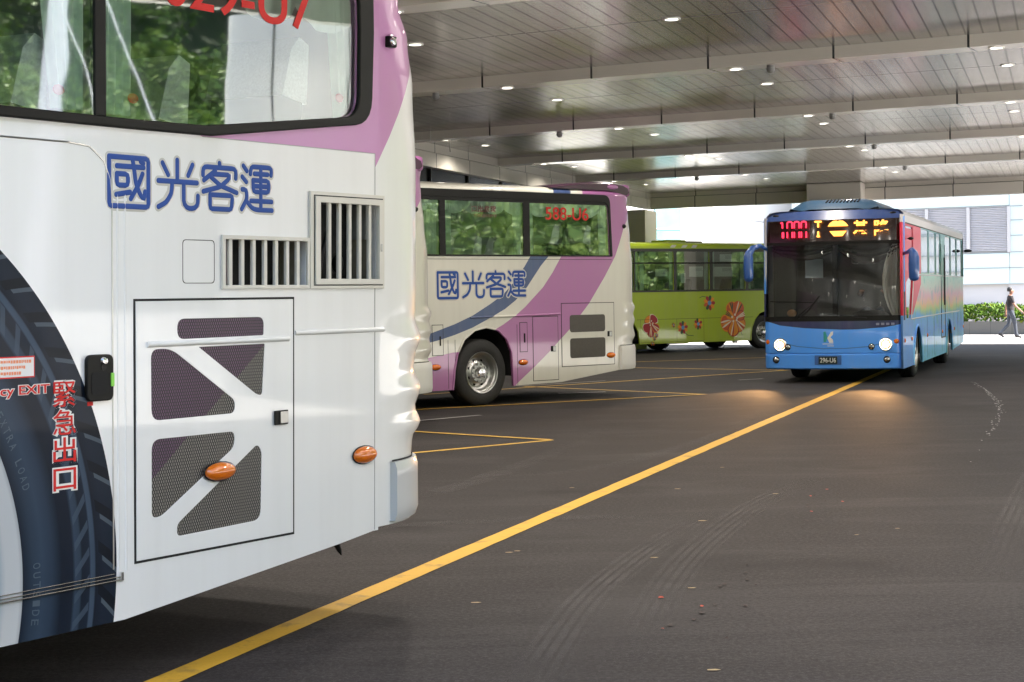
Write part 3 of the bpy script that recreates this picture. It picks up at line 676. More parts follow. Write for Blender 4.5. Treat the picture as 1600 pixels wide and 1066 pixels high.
# ================================================================== GREEN BUS
def livery_green():
    g = G('green_bus_livery'); x, y, z = g.xyz(); n = g.noise(1.3, 2)
    c = g.mix(n, (.31, .43, .014), (.38, .50, .022))
    return paint_finish(g, c, .3, .08, .9)
M['green'] = livery_green()
grn = thing('city_bus', 'lime green bus decorated with orange flowers parked behind the blue bus', 'bus', (3.54, 47.83, 0), (0, 0, R(34.7)))
aR = [(4.13, .26), (4.14, .45), (4.18, .64), (4.30, .88), (4.48, 1.05), (4.72, 1.12), (4.96, 1.05), (5.14, .88), (5.26, .64), (5.30, .26)]
aL = [(-1.25, .26), (-1.20, .64), (-1.08, .88), (-.9, 1.05), (-.65, 1.12), (-.4, 1.05), (-.2, .86), (-.06, .62), (-.02, .40), (-.01, .26)]
wins = []
for a, b in ((-1.6, -.15), (-.15, 1.27), (1.34, 2.60), (2.68, 3.97), (4.05, 5.3), (5.38, 6.6)): wins.append(rnd(rect(a + .02, b - .02, 1.75, 2.83), .04))
body = [(-3.0, .26)] + aL + aR + [(7.2, .26), (7.2, 2.98), (-3.0, 2.98)]
plate('side_panel', [body] + wins, M['green'], grn, frame_side(.04), .04)
band = [rnd(rect(-1.75, 6.75, 1.70, 2.915), .05)] + wins
plate('window_frame', band, simple('dark_green_black_frame', (.02, .022, .018), .4), grn, FS, .006)
clear_backs(plate('window_glass', [rect(-1.7, 6.7, 1.72, 2.87)], M['bus_glass'], grn, FS, .005, lift=-.03), (0, -1, 0))
mb = MB(); mb.box(-1.6, 6.6, -.008, .02, 2.49, 2.53); mb.build('window_transom', M['rubber'], grn)
mb = MB().loft([[(u, a, b) for a, b in ((0, 2.98), (.03, 3.05), (.12, 3.09), (1.25, 3.13), (2.38, 3.09), (2.47, 3.05), (2.5, 2.98))] for u in (-3, 7.2)])
mb.box(-3, 7.2, 2.46, 2.5, .3, 2.98); mb.box(-3.03, -3, 0, 2.5, .3, 3.05); mb.box(7.2, 7.23, 0, 2.5, .3, 3.05); mb.build('body', M['green'], grn, smooth=35)
mb = MB().box(-2.9, 7.1, .1, 2.4, .36, .42); mb.box(-2.9, 7.1, .9, .95, .25, 1.0); mb.build('underbody', M['dark'], grn)
interior_box(grn, -2.9, 7.1, .95, 2.95)
for u in (-.1, .12, 1.18, 2.48, 2.72, 3.86, 4.12): curtain(grn, u, u + .13, 1.76, 2.84, y=.11, amp=.015, n=16)
for u in (.3, 1.1, 1.9, 2.7, 3.5, 4.3): seat(grn, u, .3, .75, 2.05, False, 1.0)
MB().box(.18, .52, .5, .9, 1.75, 2.9).build('cabin_post', M['black'], grn)
for a, b, c, d in ((.62, 1.06, 2.14, 2.34), (1.86, 2.38, 2.12, 2.41), (1.55, 1.72, 1.95, 2.23), (2.77, 3.52, 2.12, 2.40), (3.02, 3.48, 2.55, 2.76)):
    o = MB().box(a, b, .045, .048, c, d).build('notice_paper', M['paper'], grn)
    mb = MB()
    for k in range(3):
        z = d - .045 - k * .035; u = a + (b - a) * .45
        while u < b - .05: wd = random.uniform(.012, .03); mb.box(u, u + wd, .0435, .045, z - .012, z + .008); u += wd + .012
    mb.build('notice_print', simple('grey_print', (.25, .3, .32), .7), o)
for a in (1.15, 1.56, 1.93): plate('roof_stripe', [[(a - .02, 2.945), (a + .15, 2.945), (a + .22, 3.02), (a + .05, 3.02)]], M['silver'], grn, FS, .002)
MB().box(1.75, 2.5, .9, 1.6, 3.11, 3.20).build('roof_hatch', M['green'], grn, bevel=.03); MB().box(2.52, 3.12, .9, 1.6, 3.11, 3.17).build('roof_hatch', M['black'], grn, bevel=.02)
mb = MB(); mb.box(-.1, 4.24, -.0018, 0, .936, .944)
for u in (.035, 1.34, 2.34): mb.box(u, u + .006, -.0018, 0, .29, .94)
mb.box(.03, 2.34, -.0018, 0, .296, .302); mb.build('panel_seam', M['seam'], grn)
for ar in (aR, aL): MB().tube([(p[0], -.002, p[1]) for p in ar], .018, 8).build('arch_lip', M['green'], grn, smooth=60)
for u in (4.71, -.63): wheel(grn, (u, .06, .5), .49); wheel_well(grn, u - .6, u + .6, 1.12)
wheel(grn, (2.5, 2.1, .49), .49); wheel(grn, (4.71, 2.1, .49), .49)
mb = MB().box(1.0, 1.75, .02, .05, .235, .262); mb.box(3.5, 3.62, .0, .1, .20, .27); mb.build('skirt_trim', M['silver'], grn)
OR = simple('orange_vinyl', (.72, .26, .02), .4); RO = simple('red_orange_vinyl', (.55, .10, .025), .4); CR = simple('crimson_vinyl', (.33, .02, .03), .4); DG = simple('dark_green_vinyl', (.03, .07, .035), .4); BU = simple('sky_vinyl', (.10, .28, .50), .4); CW = simple('warm_white_vinyl', (.72, .66, .52), .4)
def petal(a, L_, wd, c, r0=.0, n=14, bend=0):
    out = []
    for s_ in (1, -1):
        for i in range(n + 1):
            t = i / n if s_ == 1 else 1 - i / n
            k = wd * ((.22 + .78 * (t / .62) ** .8) if t < .62 else math.sqrt(max(0, 1 - ((t - .62) / .38) ** 2))) * s_
            r_ = r0 + L_ * t; out.append((c[0] + r_ * math.cos(a) - k * math.sin(a), c[1] + r_ * math.sin(a) + k * math.cos(a)))
    return out
def blossom(c, sc, petals, name='flower_decal'):
    """petals: (angle deg, length, half width, fill, outline, stripe)"""
    base = None
    for i, (a, L_, wd, fill, edge, st) in enumerate(petals):
        lf = .0006 * i * 3
        o = plate(name if base is None else 'petal', [petal(R(a), L_ * sc, wd * 1.3 * sc, c)], edge, grn if base is None else base, FS, .0006, lift=.0 + lf)
        if base is None: base = o
        plate('petal', [petal(R(a), L_ * sc * .93, wd * 1.3 * sc * .84, c, .01)], fill, base, FS, .0006, lift=.0006 + lf)
        if st:
            for k, d in enumerate((-16, 0, 15)):
                plate('petal_stripe', [petal(R(a + d * wd / L_ * 1.6), L_ * sc * .80, wd * sc * .13, c, .10 * sc)], st[k % len(st)], base, FS, .0006, lift=.0012 + lf)
    for k in range(5): plate('stamen', [circ(c[0] + sc * .10 * math.cos(k * 1.4), c[1] + sc * .10 * math.sin(k * 1.4) + .02, .035 * sc, 12)], CW, base, FS, .0008, lift=.014)
    return base
blossom((3.50, .90), 1.0, [(108, .52, .17, RO, OR, (DG, DG, OR)), (62, .55, .17, RO, RO, (DG, OR, CW)), (200, .55, .20, RO, OR, (CW, OR)), (322, .48, .17, OR, RO, (CW, CR)), (262, .52, .17, OR, CR, (CW, CR, OR)), (20, .42, .12, RO, CR, (CW,)), (150, .36, .12, OR, RO, (DG,))])
blossom((.40, .82), .62, [(128, .40, .19, OR, CR, None), (52, .45, .22, CR, CW, None), (215, .52, .19, CR, CW, None), (268, .62, .15, CR, CR, (CW, OR)), (325, .55, .17, CR, OR, (CW, OR))])
def daisy(c, sc, rot):
    cols = [CR, OR, DG, CR, OR, RO, DG, CR, OR, DG]
    base = None
    for i in range(9):
        o = plate('daisy_decal' if base is None else 'petal', [petal(R(rot + i * 40), sc, sc * .26, c, .02)], cols[i], grn if base is None else base, FS, .0006, lift=.0007 * i)
        if base is None: base = o
    plate('daisy_heart', [circ(c[0], c[1], sc * .34, 14)], BU, base, FS, .0008, lift=.008)
daisy((1.56, .69), .17, 10); daisy((2.13, .78), .145, 25); daisy((2.56, 1.37), .20, 0)
for pts in ([(2.2, 1.52), (2.3, 1.56), (2.45, 1.54), (2.52, 1.46)], [(1.62, .55), (1.75, .47), (1.95, .45)], [(3.72, .60), (3.80, .42)]): strokes('stem_decal', [pts], .008, DG, grn, FS, .001)
for c in ((1.22, .77), (.52, .42), (.45, .27), (.6, .5)): daisy(c, .055, 30)

# ================================================================== BLUE BUS
W_ = 2.46
blu = thing('city_bus', 'light blue city bus driving towards us with lit headlights and LED sign', 'bus', (6.80, 30.1, 0), (0, 0, R(70.6)))
BLUE = (.075, .33, .95)
def livery_blue_front():
    g = G('blue_bus_front_paint'); x, y, z = g.xyz()
    edge = g.curve(y, [(-.1, 1.07), (0, 1.04), (.33, .98), (.8, .95), (1.08, .95), (1.72, .98), (2.16, 1.03), (2.42, 1.11), (2.6, 1.13)])
    navy = g.m('MULTIPLY', g.m('GREATER_THAN', z, edge), g.m('LESS_THAN', z, 1.6))
    smile = g.curve(y, [(.35, .70), (.6, .645), (1.0, .615), (1.4, .615), (1.85, .655), (2.1, .715)])
    ln = g.m('LESS_THAN', g.m('ABSOLUTE', g.m('SUBTRACT', z, smile)), .008)
    ln = g.m('MULTIPLY', ln, g.m('MULTIPLY', g.m('GREATER_THAN', y, .4), g.m('LESS_THAN', y, 2.05)))
    c = g.mix(navy, BLUE, (.012, .016, .095)); c = g.mix(g.m('MULTIPLY', ln, .65), c, (.03, .07, .22))
    return paint_finish(g, c, .28, .06, .6)
M['blue_front'] = livery_blue_front()
def livery_blue_side():
    g = G('blue_bus_side_print'); x, y, z = g.xyz()
    n = g.noise(.9, 4, sc3=(1, 1, 1.6), dist=.5); n2 = g.noise(2.3, 3); n3 = g.noise(5, 3)
    zz = g.m('ADD', z, g.m('MULTIPLY', g.m('SUBTRACT', n, .5), .5))
    c = g.ramp(g.m('DIVIDE', zz, 3.0), [(0, (0.150, 0.510, 0.660)), (.17, (0.195, 0.540, 0.825)), (.27, (0.112, 0.330, 0.850)), (.37, (0.135, 0.420, 0.840)), (.42, (0.450, 0.600, 0.300)), (.46, (0.750, 0.450, 0.240)), (.51, (0.690, 0.360, 0.450)), (.57, (0.510, 0.600, 0.540)), (.64, (0.375, 0.630, 0.570)), (1, (0.300, 0.570, 0.675))])
    c = g.mix(g.m('MULTIPLY', g.m('GREATER_THAN', n2, .58), .5), c, (.10, .40, .42))
    c = g.mix(g.m('MULTIPLY', g.m('GREATER_THAN', n3, .66), g.m('MULTIPLY', g.m('LESS_THAN', z, 1.5), .6)), c, (.55, .40, .07))
    c = g.mix(g.m('LESS_THAN', x, 1.7), c, g.mix(n2, BLUE, (.20, .34, .58)))
    red = g.m('MULTIPLY', g.m('GREATER_THAN', z, g.m('ADD', 1.18, g.m('MULTIPLY', g.m('MAXIMUM', g.m('SUBTRACT', x, 1.7), 0), .40))), g.m('LESS_THAN', x, 3.1))
    c = g.mix(red, c, (.62, .035, .075))
    c = g.mix(g.m('GREATER_THAN', z, 2.82), c, (.62, .60, .62))
    return paint_finish(g, c, .42, .05, .7, .22, .3)
M['blue_side'] = livery_blue_side()
aF = [(1.71, .25), (1.78, .52), (1.95, .74), (2.2, .92), (2.45, .97), (2.72, .92), (2.97, .74), (3.12, .52), (3.2, .25)]
aB = [(8.05, .26), (8.12, .55), (8.28, .78), (8.5, .94), (8.75, .99), (9.0, .94), (9.25, .78), (9.42, .55), (9.5, .27)]
side = [(.14, .25)] + aF + aB + [(12.5, .36), (12.5, 2.96), (.14, 2.96)]
wl = [rnd([(.66, 1.12), (1.34, 1.12), (1.78, 1.92), (1.78, 2.78), (.66, 2.78)], .04)]
wl += [rnd(rect(a, b, 1.95, 2.80), .03) for a, b in ((1.9, 3.15), (3.22, 4.6), (4.67, 6.0), (6.07, 7.0), (7.95, 9.3), (9.37, 10.8), (10.87, 12.35))]
plate('side_panel', [side] + wl, M['blue_side'], blu, frame_side(.04), .04)
fz = [.25, .27, .40, .50, .515, .52, .535, .54, .70, .9, 1.08, 1.16]
def fring(z, add=0.0, inset=0.0, n=9):
    rake = .0 if z < 1.1 else (z - 1.1) * .085
    if z > 2.9: rake += (z - 2.9) * 1.2
    out = []
    r0 = .16
    for i in range(n + 1):
        q = R(90 * i / n); out.append((rake + .16 - add + (r0) * (1 - math.sin(q)) * .92 - .02 * 0, r0 - (r0 + add - inset) * math.cos(q), z))
    mid_ = []
    for i in range(1, 14):
        y = r0 + (W_ - 2 * r0) * i / 14; t = (y - W_ / 2) / (W_ / 2 - r0); mid_.append((rake + .16 - add - .14 * (1 - t * t), y, z))
    far = [(p[0], W_ - p[1], z) for p in reversed(out)]
    return out + mid_ + far
rings = []
for z in fz:
    a = 0.0
    if .51 < z < .538: a = -.012
    if z < .26: a = -.02
    rings.append(fring(z, a))
MB().loft(rings).build('front_panel', M['blue_front'], blu, smooth=35)
MB().loft([fring(z, -.004) for z in (1.16, 1.4, 1.7, 2.0, 2.3, 2.46)]).build('windscreen', M['screen_glass'], blu, smooth=35)
MB().loft([fring(z, .006) for z in (2.46, 2.475, 2.5, 2.515)]).build('screen_bar', M['rubber'], blu, smooth=35)
sgn = simple('sign_smoked_glass', (.018, .008, .006), .12, coat=.6)
MB().loft([fring(z) for z in (2.515, 2.7, 2.90)]).build('sign_glass', sgn, blu, smooth=35)
MB().loft([fring(z, .004, ins) for z, ins in ((2.90, 0), (2.95, 0), (3.0, .02), (3.04, .06), (3.07, .12))]).build('front_dome', paint_finish(G('dome_paint'), (.035, .075, .24), .3, .1, .5, .4), blu, smooth=35)
mb = MB(); rg = [fring(z, .008) for z in (1.10, 1.14, 1.17, 1.19)]; mb.loft(rg); mb.build('screen_seal', M['rubber'], blu, smooth=35)
mb = MB()
for y in (.015, W_ - .015): MB().tube([(.31, y, 1.1), (.33, y, 1.8), (.36, y, 2.5), (.37, y, 2.93)], .035, 8).build('front_pillar', M['blue_front'], blu, smooth=60)
mb = MB().loft([[(u, a, b) for a, b in ((0, 2.95), (.02, 3.0), (.07, 3.05), (.2, 3.075), (W_ / 2, 3.10), (W_ - .2, 3.075), (W_ - .07, 3.05), (W_ - .02, 3.0), (W_, 2.95))] for u in (.46, 12.5)])
mb.box(.3, 12.5, W_ - .04, W_, .3, 2.96); mb.box(12.5, 12.54, 0, W_, .36, 3.02)
mb.build('body', simple('pale_roof_paint', (.5, .52, .56), .4, coat=.4), blu, smooth=35)
mb = MB().box(.5, 12.4, .1, W_ - .1, .40, .46); mb.box(.5, 12.4, 1.1, 1.15, .3, .9); mb.build('underbody', M['dark'], blu)
# roof pod
pod = [[(.62, y, z) for y, z in ((.42, 3.07), (.62, 3.16), (.85, 3.20), (W_ - .85, 3.20), (W_ - .62, 3.16), (W_ - .42, 3.07))]]
def podring(u, k, top): return [(u, W_ / 2 + s_ * k, z) for s_, z in ((-.86, 3.06), (-.82, 3.12), (-.60, top - .03), (-.45, top), (.45, top), (.60, top - .03), (.82, 3.12), (.86, 3.06))]
mb = MB().loft([podring(.45, .95, 3.10), podring(.65, 1.0, 3.22), podring(.85, 1.04, 3.285), podring(3.4, 1.04, 3.285), podring(3.8, 1.0, 3.12)])
gp_ = G('air_conditioner_paint'); pd = mb.build('air_conditioner', paint_finish(gp_, (.022, .075, .15), .4, .1, .5, .3), blu, smooth=35)
mb = MB()
for i in range(10):
    y = .82 + i * .063; mb.add([(.562, y, 3.175), (.562, y + .035, 3.175), (.80, y + .02, 3.275), (.80, y - .015, 3.275)], [(0, 1, 2, 3)]) if False else mb.tube([(.64, y + .01, 3.222), (.80, y - .005, 3.278)], .014, 6)
mb.build('cooling_slot', M['dark'], pd)
for y in (.17, W_ - .22): MB().ball((.27, y, 2.995), .05, .06, .02, 14, 6).build('roof_lamp', M['black'], blu, smooth=60)
film = glass('side_window_film', (.25, .3, .3), .38)
g_ = G('red_window_film'); g_.set(base=(.62, .03, .075), rough=.4, coat=.25, spec=.3)
for k, q in enumerate(wl):
    o = plate('side_window', [q], g_.mat if k == 1 else film, blu, FS, .004, lift=-.02 if k != 1 else -.003)
    if k != 1: clear_backs(o, (0, -1, 0))
plate('window_wrap', [[(.70, 1.75), (1.70, 1.98), (1.70, 2.74), (.70, 2.74)]], g_.mat, blu, FS, .002, lift=-.012)
mb = MB()
mb.box(.64, 12.4, -.006, 0, 2.815, 2.835); mb.build('rain_gutter', M['rubber'], blu)
mb = MB()
mb.tube([(1.36, -.003, 1.10), (1.84, -.003, 1.915), (2.2, -.003, 1.918), (12.4, -.003, 1.93)], .014, 8); mb.tube([(1.36, -.003, 1.10), (7.0, -.003, 1.12), (11.3, -.003, 1.13)], .013, 8); mb.build('side_moulding', M['silver'], blu, smooth=60)
mb = MB(); mb.box(12.38, 12.47, -.012, .0, 1.93, 2.86); mb.build('rear_post', M['rubber'], blu)
# middle door
mb = MB(); 
for u in (7.02, 7.85): mb.box(u, u + .03, -.008, .0, .60, 2.6)
mb.box(7.05, 7.85, -.006, 0, .60, .63); mb.box(7.60, 7.72, -.03, -.008, 1.30, 2.32)
mb.build('passenger_door', M['rubber'], blu)
mb = MB()
for u in (4.15, 5.5, 9.9, 10.9, 11.8): mb.box(u, u + .008, -.0018, 0, .30, 1.1)
mb.build('panel_seam', M['seam'], blu)
for u in (.36, 1.46, 4.14, 7.2, 9.96, 12.35): MB().ball((u, -.004, .74), .05, .02, .04, 12, 6).build('marker_lamp', M['amber'], blu, smooth=60)
for ar in (aF, aB): MB().tube([(p[0], -.002, p[1]) for p in ar], .02, 8).build('arch_lip', M['blue_side'], blu, smooth=60)
for u in (2.45, 8.75):
    wheel(blu, (u, .05, .49), .49, .28); wheel(blu, (u, W_ - .4, .49), .49, .28); wheel_well(blu, u - .72, u + .72, 1.0)
# front lights, plate, badge
FF = frame_front(0)
lamp2 = glow('headlamp_rim_glow', (1.0, .38, .16), .22)
lamp = glow('headlamp_glow', (1.0, .78, .50), 3)
def fx(y, z):      # surface depth of the front at y
    t = (y - W_ / 2) / (W_ / 2 - .16); t = max(-1, min(1, t)); return .16 - .14 * (1 - t * t)
for y in (2.16, .30):
    x = fx(y, .7)
    o = MB().lathe([(.115, .02), (.118, -.02), (.10, -.035), (.088, -.02)], (x, y, .685), 28, axis='x').build('headlight', M['chrome'], blu, smooth=40)
    MB().lathe([(.060, -.018), (.045, -.028), (.03, -.034), (.001, -.035)], (x, y, .685), 28, axis='x').build('headlight_lens', lamp, o, smooth=60)
    MB().lathe([(.096, -.014), (.080, -.019), (.0605, -.017)], (x, y, .685), 28, axis='x').build('headlight_reflector', lamp2, o, smooth=60)
    y2 = 2.02 if y > 1 else .54; x2 = fx(y2, .65)
    o = MB().lathe([(.052, .02), (.056, -.012), (.046, -.02)], (x2, y2, .645), 20, axis='x').build('front_lamp', M['rubber'], blu, smooth=40); MB().lathe([(.046, -.012), (.03, -.024), (.001, -.027)], (x2, y2, .645), 20, axis='x').build('lamp_lens', M['chrome'], o, smooth=60)
    y3 = 2.375 if y > 1 else .13
    MB().ball((fx(y3, .7) + (.05 if y > 1 else .03), y3, .735), .04, .06, .055, 16, 8).build('turn_signal', M['amber'], blu, smooth=60)
    y4 = 2.24 if y > 1 else .28; x4 = fx(y4, .4)
    o = MB().lathe([(.058, .02), (.062, -.012), (.05, -.02)], (x4, y4, .415), 20, axis='x').build('fog_lamp', M['rubber'], blu, smooth=40); MB().lathe([(.05, -.012), (.03, -.026), (.001, -.03)], (x4, y4, .415), 20, axis='x').build('lamp_lens', M['chrome'], o, smooth=60)
    sp_ = bpy.data.lights.new('headlight_beam', 'SPOT'); so = bpy.data.objects.new('headlight_beam', sp_); link(so, blu)
    so.location = (x - .06, y, .70); sp_.energy = 140; sp_.color = (1, .52, .20); sp_.spot_size = R(26); sp_.spot_blend = .8; sp_.shadow_soft_size = .05
    so.rotation_euler = Vector((1, 0, .115)).to_track_quat('Z', 'Y').to_euler()
o = plate('number_plate', [rnd(rect(-1.46, -1.13, .345, .475), .01)], simple('plate_green_black', (.008, .02, .018), .4), blu, frame_front(.012), .008)
lettering('plate_number', '296-U6', M['white_vinyl'], o, frame_front(.004), -1.435, .368, .085, .28, .001, .0005, bold=.012)
plate('plate_recess', [rnd(rect(-1.53, -1.06, .33, .495), .008)], simple('recess_blue', (.04, .12, .36), .4), blu, frame_front(.018), .003)
TE = simple('teal_vinyl', (.03, .30, .30), .4)
plate('badge', [[(-1.37, .73), (-1.33, .73), (-1.30, .81), (-1.335, .92), (-1.37, .91)]], TE, blu, frame_front(.022), .004)
plate('badge', [[(-1.305, .80), (-1.24, .905), (-1.20, .92), (-1.205, .86), (-1.25, .815), (-1.205, .77), (-1.20, .715), (-1.27, .715), (-1.29, .77)]], M['white_vinyl'], blu, frame_front(.022), .004)
mb = MB(); random.seed(5)
for k, (a, b) in enumerate(((-1.385, -1.21), (-1.30, -1.20))):
    u = a
    while u < b: mb.box(.016, .02, -u - .012, -u, .69 - k * .035, .705 - k * .035); u += .019
mb.build('badge_print', M['white_vinyl'], blu)
mb = MB()
for k in range(4): 
    y = .46 - k * .085; mb.box(fx(y, 1) - .006, fx(y, 1) + .004, y - .055, y, 1.02, 1.06)
mb.build('operator_print', simple('grey_vinyl', (.22, .23, .35), .5), blu)
# LED destination sign
LR = glow('red_led', (1.0, .02, .06), .6); LO = glow('orange_led', (1.0, .34, .05), .8)
FL = frame_front(.095)
lett = []
def led(name, st, r_, mat): return strokes(name, st, r_, mat, blu, FL, .006, 0)
red = [[(-2.115, 2.855), (-2.09, 2.875), (-2.09, 2.77)], [(-2.09, 2.685), (-2.09, 2.60)], [(-2.075, 2.685), (-2.075, 2.60)]]
for k in range(3):
    x0 = -2.005 + k * .125
    red += [[(x0, 2.77), (x0, 2.86), (x0 + .02, 2.875), (x0 + .07, 2.875), (x0 + .088, 2.86), (x0 + .088, 2.77)], [(x0, 2.685), (x0, 2.60)], [(x0 + .088, 2.685), (x0 + .088, 2.60)]]
led('sign_digits', red, .0135, LR)
led('sign_text', [[(-1.505, 2.865), (-1.405, 2.865)], [(-1.455, 2.86), (-1.455, 2.775)], [(-1.455, 2.68), (-1.455, 2.60)], [(-1.470, 2.605), (-1.44, 2.605)]], .016, LO)
plate('sign_emblem', [[(-1.285, 2.775), (-.925, 2.775), (-.965, 2.83), (-1.02, 2.87), (-1.075, 2.875), (-1.105, 2.86), (-1.135, 2.875), (-1.19, 2.87), (-1.245, 2.83)]], LO, blu, FL, .006)
plate('sign_emblem', [[(-1.255, 2.69), (-.955, 2.69), (-1.03, 2.60), (-1.18, 2.60)]], LO, blu, FL, .006)
lettering('sign_text', '\u57fa', LO, blu, FL, -.845, 2.595, .275, .27, .004, .0, bold=.022, cut=(2.695, 2.77))
lettering('sign_text', '\u9686', LO, blu, FL, -.475, 2.595, .275, .27, .004, .0, bold=.022, cut=(2.695, 2.77))
# wipers
mb = MB(); mb.tube([(.02, 1.80, 1.15), (.04, 1.62, 1.32), (.055, 1.44, 1.55)], .012, 6); mb.tube([(.03, 1.86, 1.16), (.06, 1.52, 1.44)], .009, 6); mb.tube([(.05, 2.32, 1.46), (.04, 1.9, 1.45), (.05, 1.54, 1.43)], .010, 6)
mb.tube([(.03, .62, 1.15), (.04, .8, 1.17), (.05, 1.3, 1.22)], .011, 6)
mb.build('wiper', M['black'], blu, smooth=60)
# mirrors
mirror_paint = simple('mirror_blue_paint', (.03, .10, .34), .3, coat=.5)
def mirror(pts, rr, name='wing_mirror'):
    return MB().tube(pts, rr, 14).build(name, mirror_paint, blu, smooth=60)
mirror([(.28, 2.42, 2.40), (.10, 2.50, 2.46), (-.05, 2.60, 2.42), (-.08, 2.67, 2.32), (-.08, 2.675, 2.27), (-.08, 2.68, 2.1), (-.08, 2.675, 1.90), (-.08, 2.675, 1.84), (-.08, 2.675, 1.815)], [.03, .04, .055, .07, .085, .088, .085, .07, .02])
mirror([(.30, .02, 2.26), (.1, -.10, 2.29), (-.02, -.18, 2.32), (-.05, -.21, 2.26), (-.06, -.22, 2.2), (-.06, -.22, 2.0), (-.06, -.22, 1.84), (-.06, -.22, 1.80), (-.06, -.22, 1.78)], [.03, .035, .05, .08, .092, .092, .088, .07, .02])
mb = MB().ball((.95, -.06, 2.55), .05, .05, .03); mb.tube([(.95, 0, 2.55), (.95, -.05, 2.55)], .01, 6); mb.ball((12.45, -.12, 2.56), .05, .10, .04); mb.build('side_camera', M['black'], blu, smooth=60)
# cabin
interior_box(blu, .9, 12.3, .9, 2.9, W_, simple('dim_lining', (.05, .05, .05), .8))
mb = MB().box(.34, .80, .08, W_ - .08, .85, 1.14); mb.ball((.62, .62, 1.16), .22, .34, .13); mb.build('dashboard', simple('dash_grey', (.035, .035, .037), .6), blu, bevel=.02, smooth=50)
mb = MB()
for i in range(28): a0, a1 = 2 * math.pi * i / 28, 2 * math.pi * (i + 1) / 28; mb.tube([(.98 - .09 * math.sin(a), .60 + .22 * math.cos(a), 1.33 + .18 * math.sin(a)) for a in (a0, a1)], .015, 6, caps=False)
mb.tube([(.80, .60, 1.15), (.98, .60, 1.33)], .02, 8); mb.build('steering_wheel', M['black'], blu, smooth=60)
pt = MB().box(.92, .95, 1.42, 2.30, 1.12, 1.98).build('partition', simple('pale_partition', (.82, .85, .82), .5), blu)
MB().box(.91, .92, 1.95, 2.05, 1.50, 1.63).build('warning_sign', M['red_vinyl'], pt)
MB().box(.84, .86, 1.50, 1.82, 1.88, 2.22).build('route_card', simple('pale_blue_card', (.30, .36, .42), .6), blu)
mb = MB()
for x, y in ((1.2, 2.12), (1.3, 2.26), (1.2, 1.32), (1.25, .86), (2.6, 1.6), (2.6, .9)): mb.tube([(x, y, .95), (x, y, 2.85)], .018, 8)
mb.tube([(1.2, 1.32, 2.05), (1.2, 1.46, 2.05)], .016, 8); mb.tube([(1.2, 1.5, 1.46), (1.2, 2.3, 1.48)], .016, 8); mb.build('handrail', M['chrome'], blu, smooth=60)
dr_ = simple('dark_drape', (.022, .016, .014), .8)
mb = MB()
for y0, y1, dp in ((.10, 1.20, .26), (1.20, 2.36, .18)):
    r_ = []
    for k in range(7):
        ring = []
        for i in range(25):
            t = i / 24; y = y0 + (y1 - y0) * t; sag = dp * (1 - (2 * t - 1) ** 2) * k / 6
            ring.append((.55 + .03 * math.sin(k * 2.6), y, 2.47 - .10 * k / 6 - sag))
        r_.append(ring)
    mb.loft(r_)
mb.build('drape', dr_, blu, smooth=60)
pc = simple('pale_curtain', (.50, .50, .46), .85)
rings = []
for k in range(8):
    t = k / 7; rings.append([(.55 + .015 * math.sin(i * 1.5), .06 + (.16 + .36 * max(0, t - .0) * (1 - t) * 2) * i / 20, 2.45 - 1.3 * t) for i in range(21)])
MB().loft(rings).build('side_curtain', pc, blu, smooth=80)
MB().box(.50, .56, 1.18, 1.28, 1.18, 2.46).build('centre_post', M['black'], blu)
MB().box(.56, .66, .84, .94, 2.12, 2.44).build('ticket_reader', M['black'], blu, bevel=.01)
mb = MB().box(1.25, 1.33, .30, .85, 1.2, 2.0); mb.box(.95, 1.3, .30, .85, 1.10, 1.20); mb.build('driver_seat', M['seat'], blu, bevel=.03)
mb = MB(); mb.ball((.7, 2.05, 1.24), .05, .09, .07); mb.tube([(.7, 2.05, 1.14), (.7, 2.05, 1.2)], .03, 8); mb.build('dashboard_toy', simple('tan_plush', (.38, .20, .09), .9), blu, smooth=60)
for u in (3.0, 3.9, 4.8, 5.7, 8.4, 9.4): seat(blu, u, .2, .64, 2.0, False); seat(blu, u, 1.75, 2.2, 2.0, False)

# ================================================================== PEOPLE
def figure(name, label, joints, edges, loc, rz, mats, assign, root_joint, hair=None, sub=2):
    """one continuous skinned body"""
    names = list(joints); me = bpy.data.meshes.new(name + '_bones'); me.from_pydata([joints[k][0] for k in names], [(names.index(a), names.index(b)) for a, b in edges], [])
    o = bpy.data.objects.new('tmp', me); COL.objects.link(o)
    md = o.modifiers.new('s', 'SKIN'); md.use_smooth_shade = True
    for i, k in enumerate(names):
        r_ = joints[k][1]; r_ = r_ if isinstance(r_, tuple) else (r_, r_)
        me.skin_vertices[0].data[i].radius = r_; me.skin_vertices[0].data[i].use_root = (k == root_joint)
    sd = o.modifiers.new('d', 'SUBSURF'); sd.levels = sub; sd.render_levels = sub
    dg = bpy.context.evaluated_depsgraph_get(); dg.update(); m2 = bpy.data.meshes.new_from_object(o.evaluated_get(dg))
    bpy.data.objects.remove(o); bpy.data.meshes.remove(me)
    m2.name = name; m2.materials.clear()
    for q in mats: m2.materials.append(q)
    for f in m2.polygons: f.use_smooth = True; f.material_index = assign(f.center)
    b = bpy.data.objects.new(name, m2); link(b); b.location = loc; b.rotation_euler = (0, 0, rz); tag(b, label, 'person')
    return b
skin = simple('skin', (.24, .12, .08), .5, var=.05); shirt = simple('dark_tshirt', (.011, .008, .010), .85, scale=25); jeans = simple('grey_blue_jeans', (.040, .048, .066), .8, scale=25); shoe = simple('dark_shoe', (.025, .025, .03), .5); hairm = simple('black_hair', (.012, .010, .010), .6)
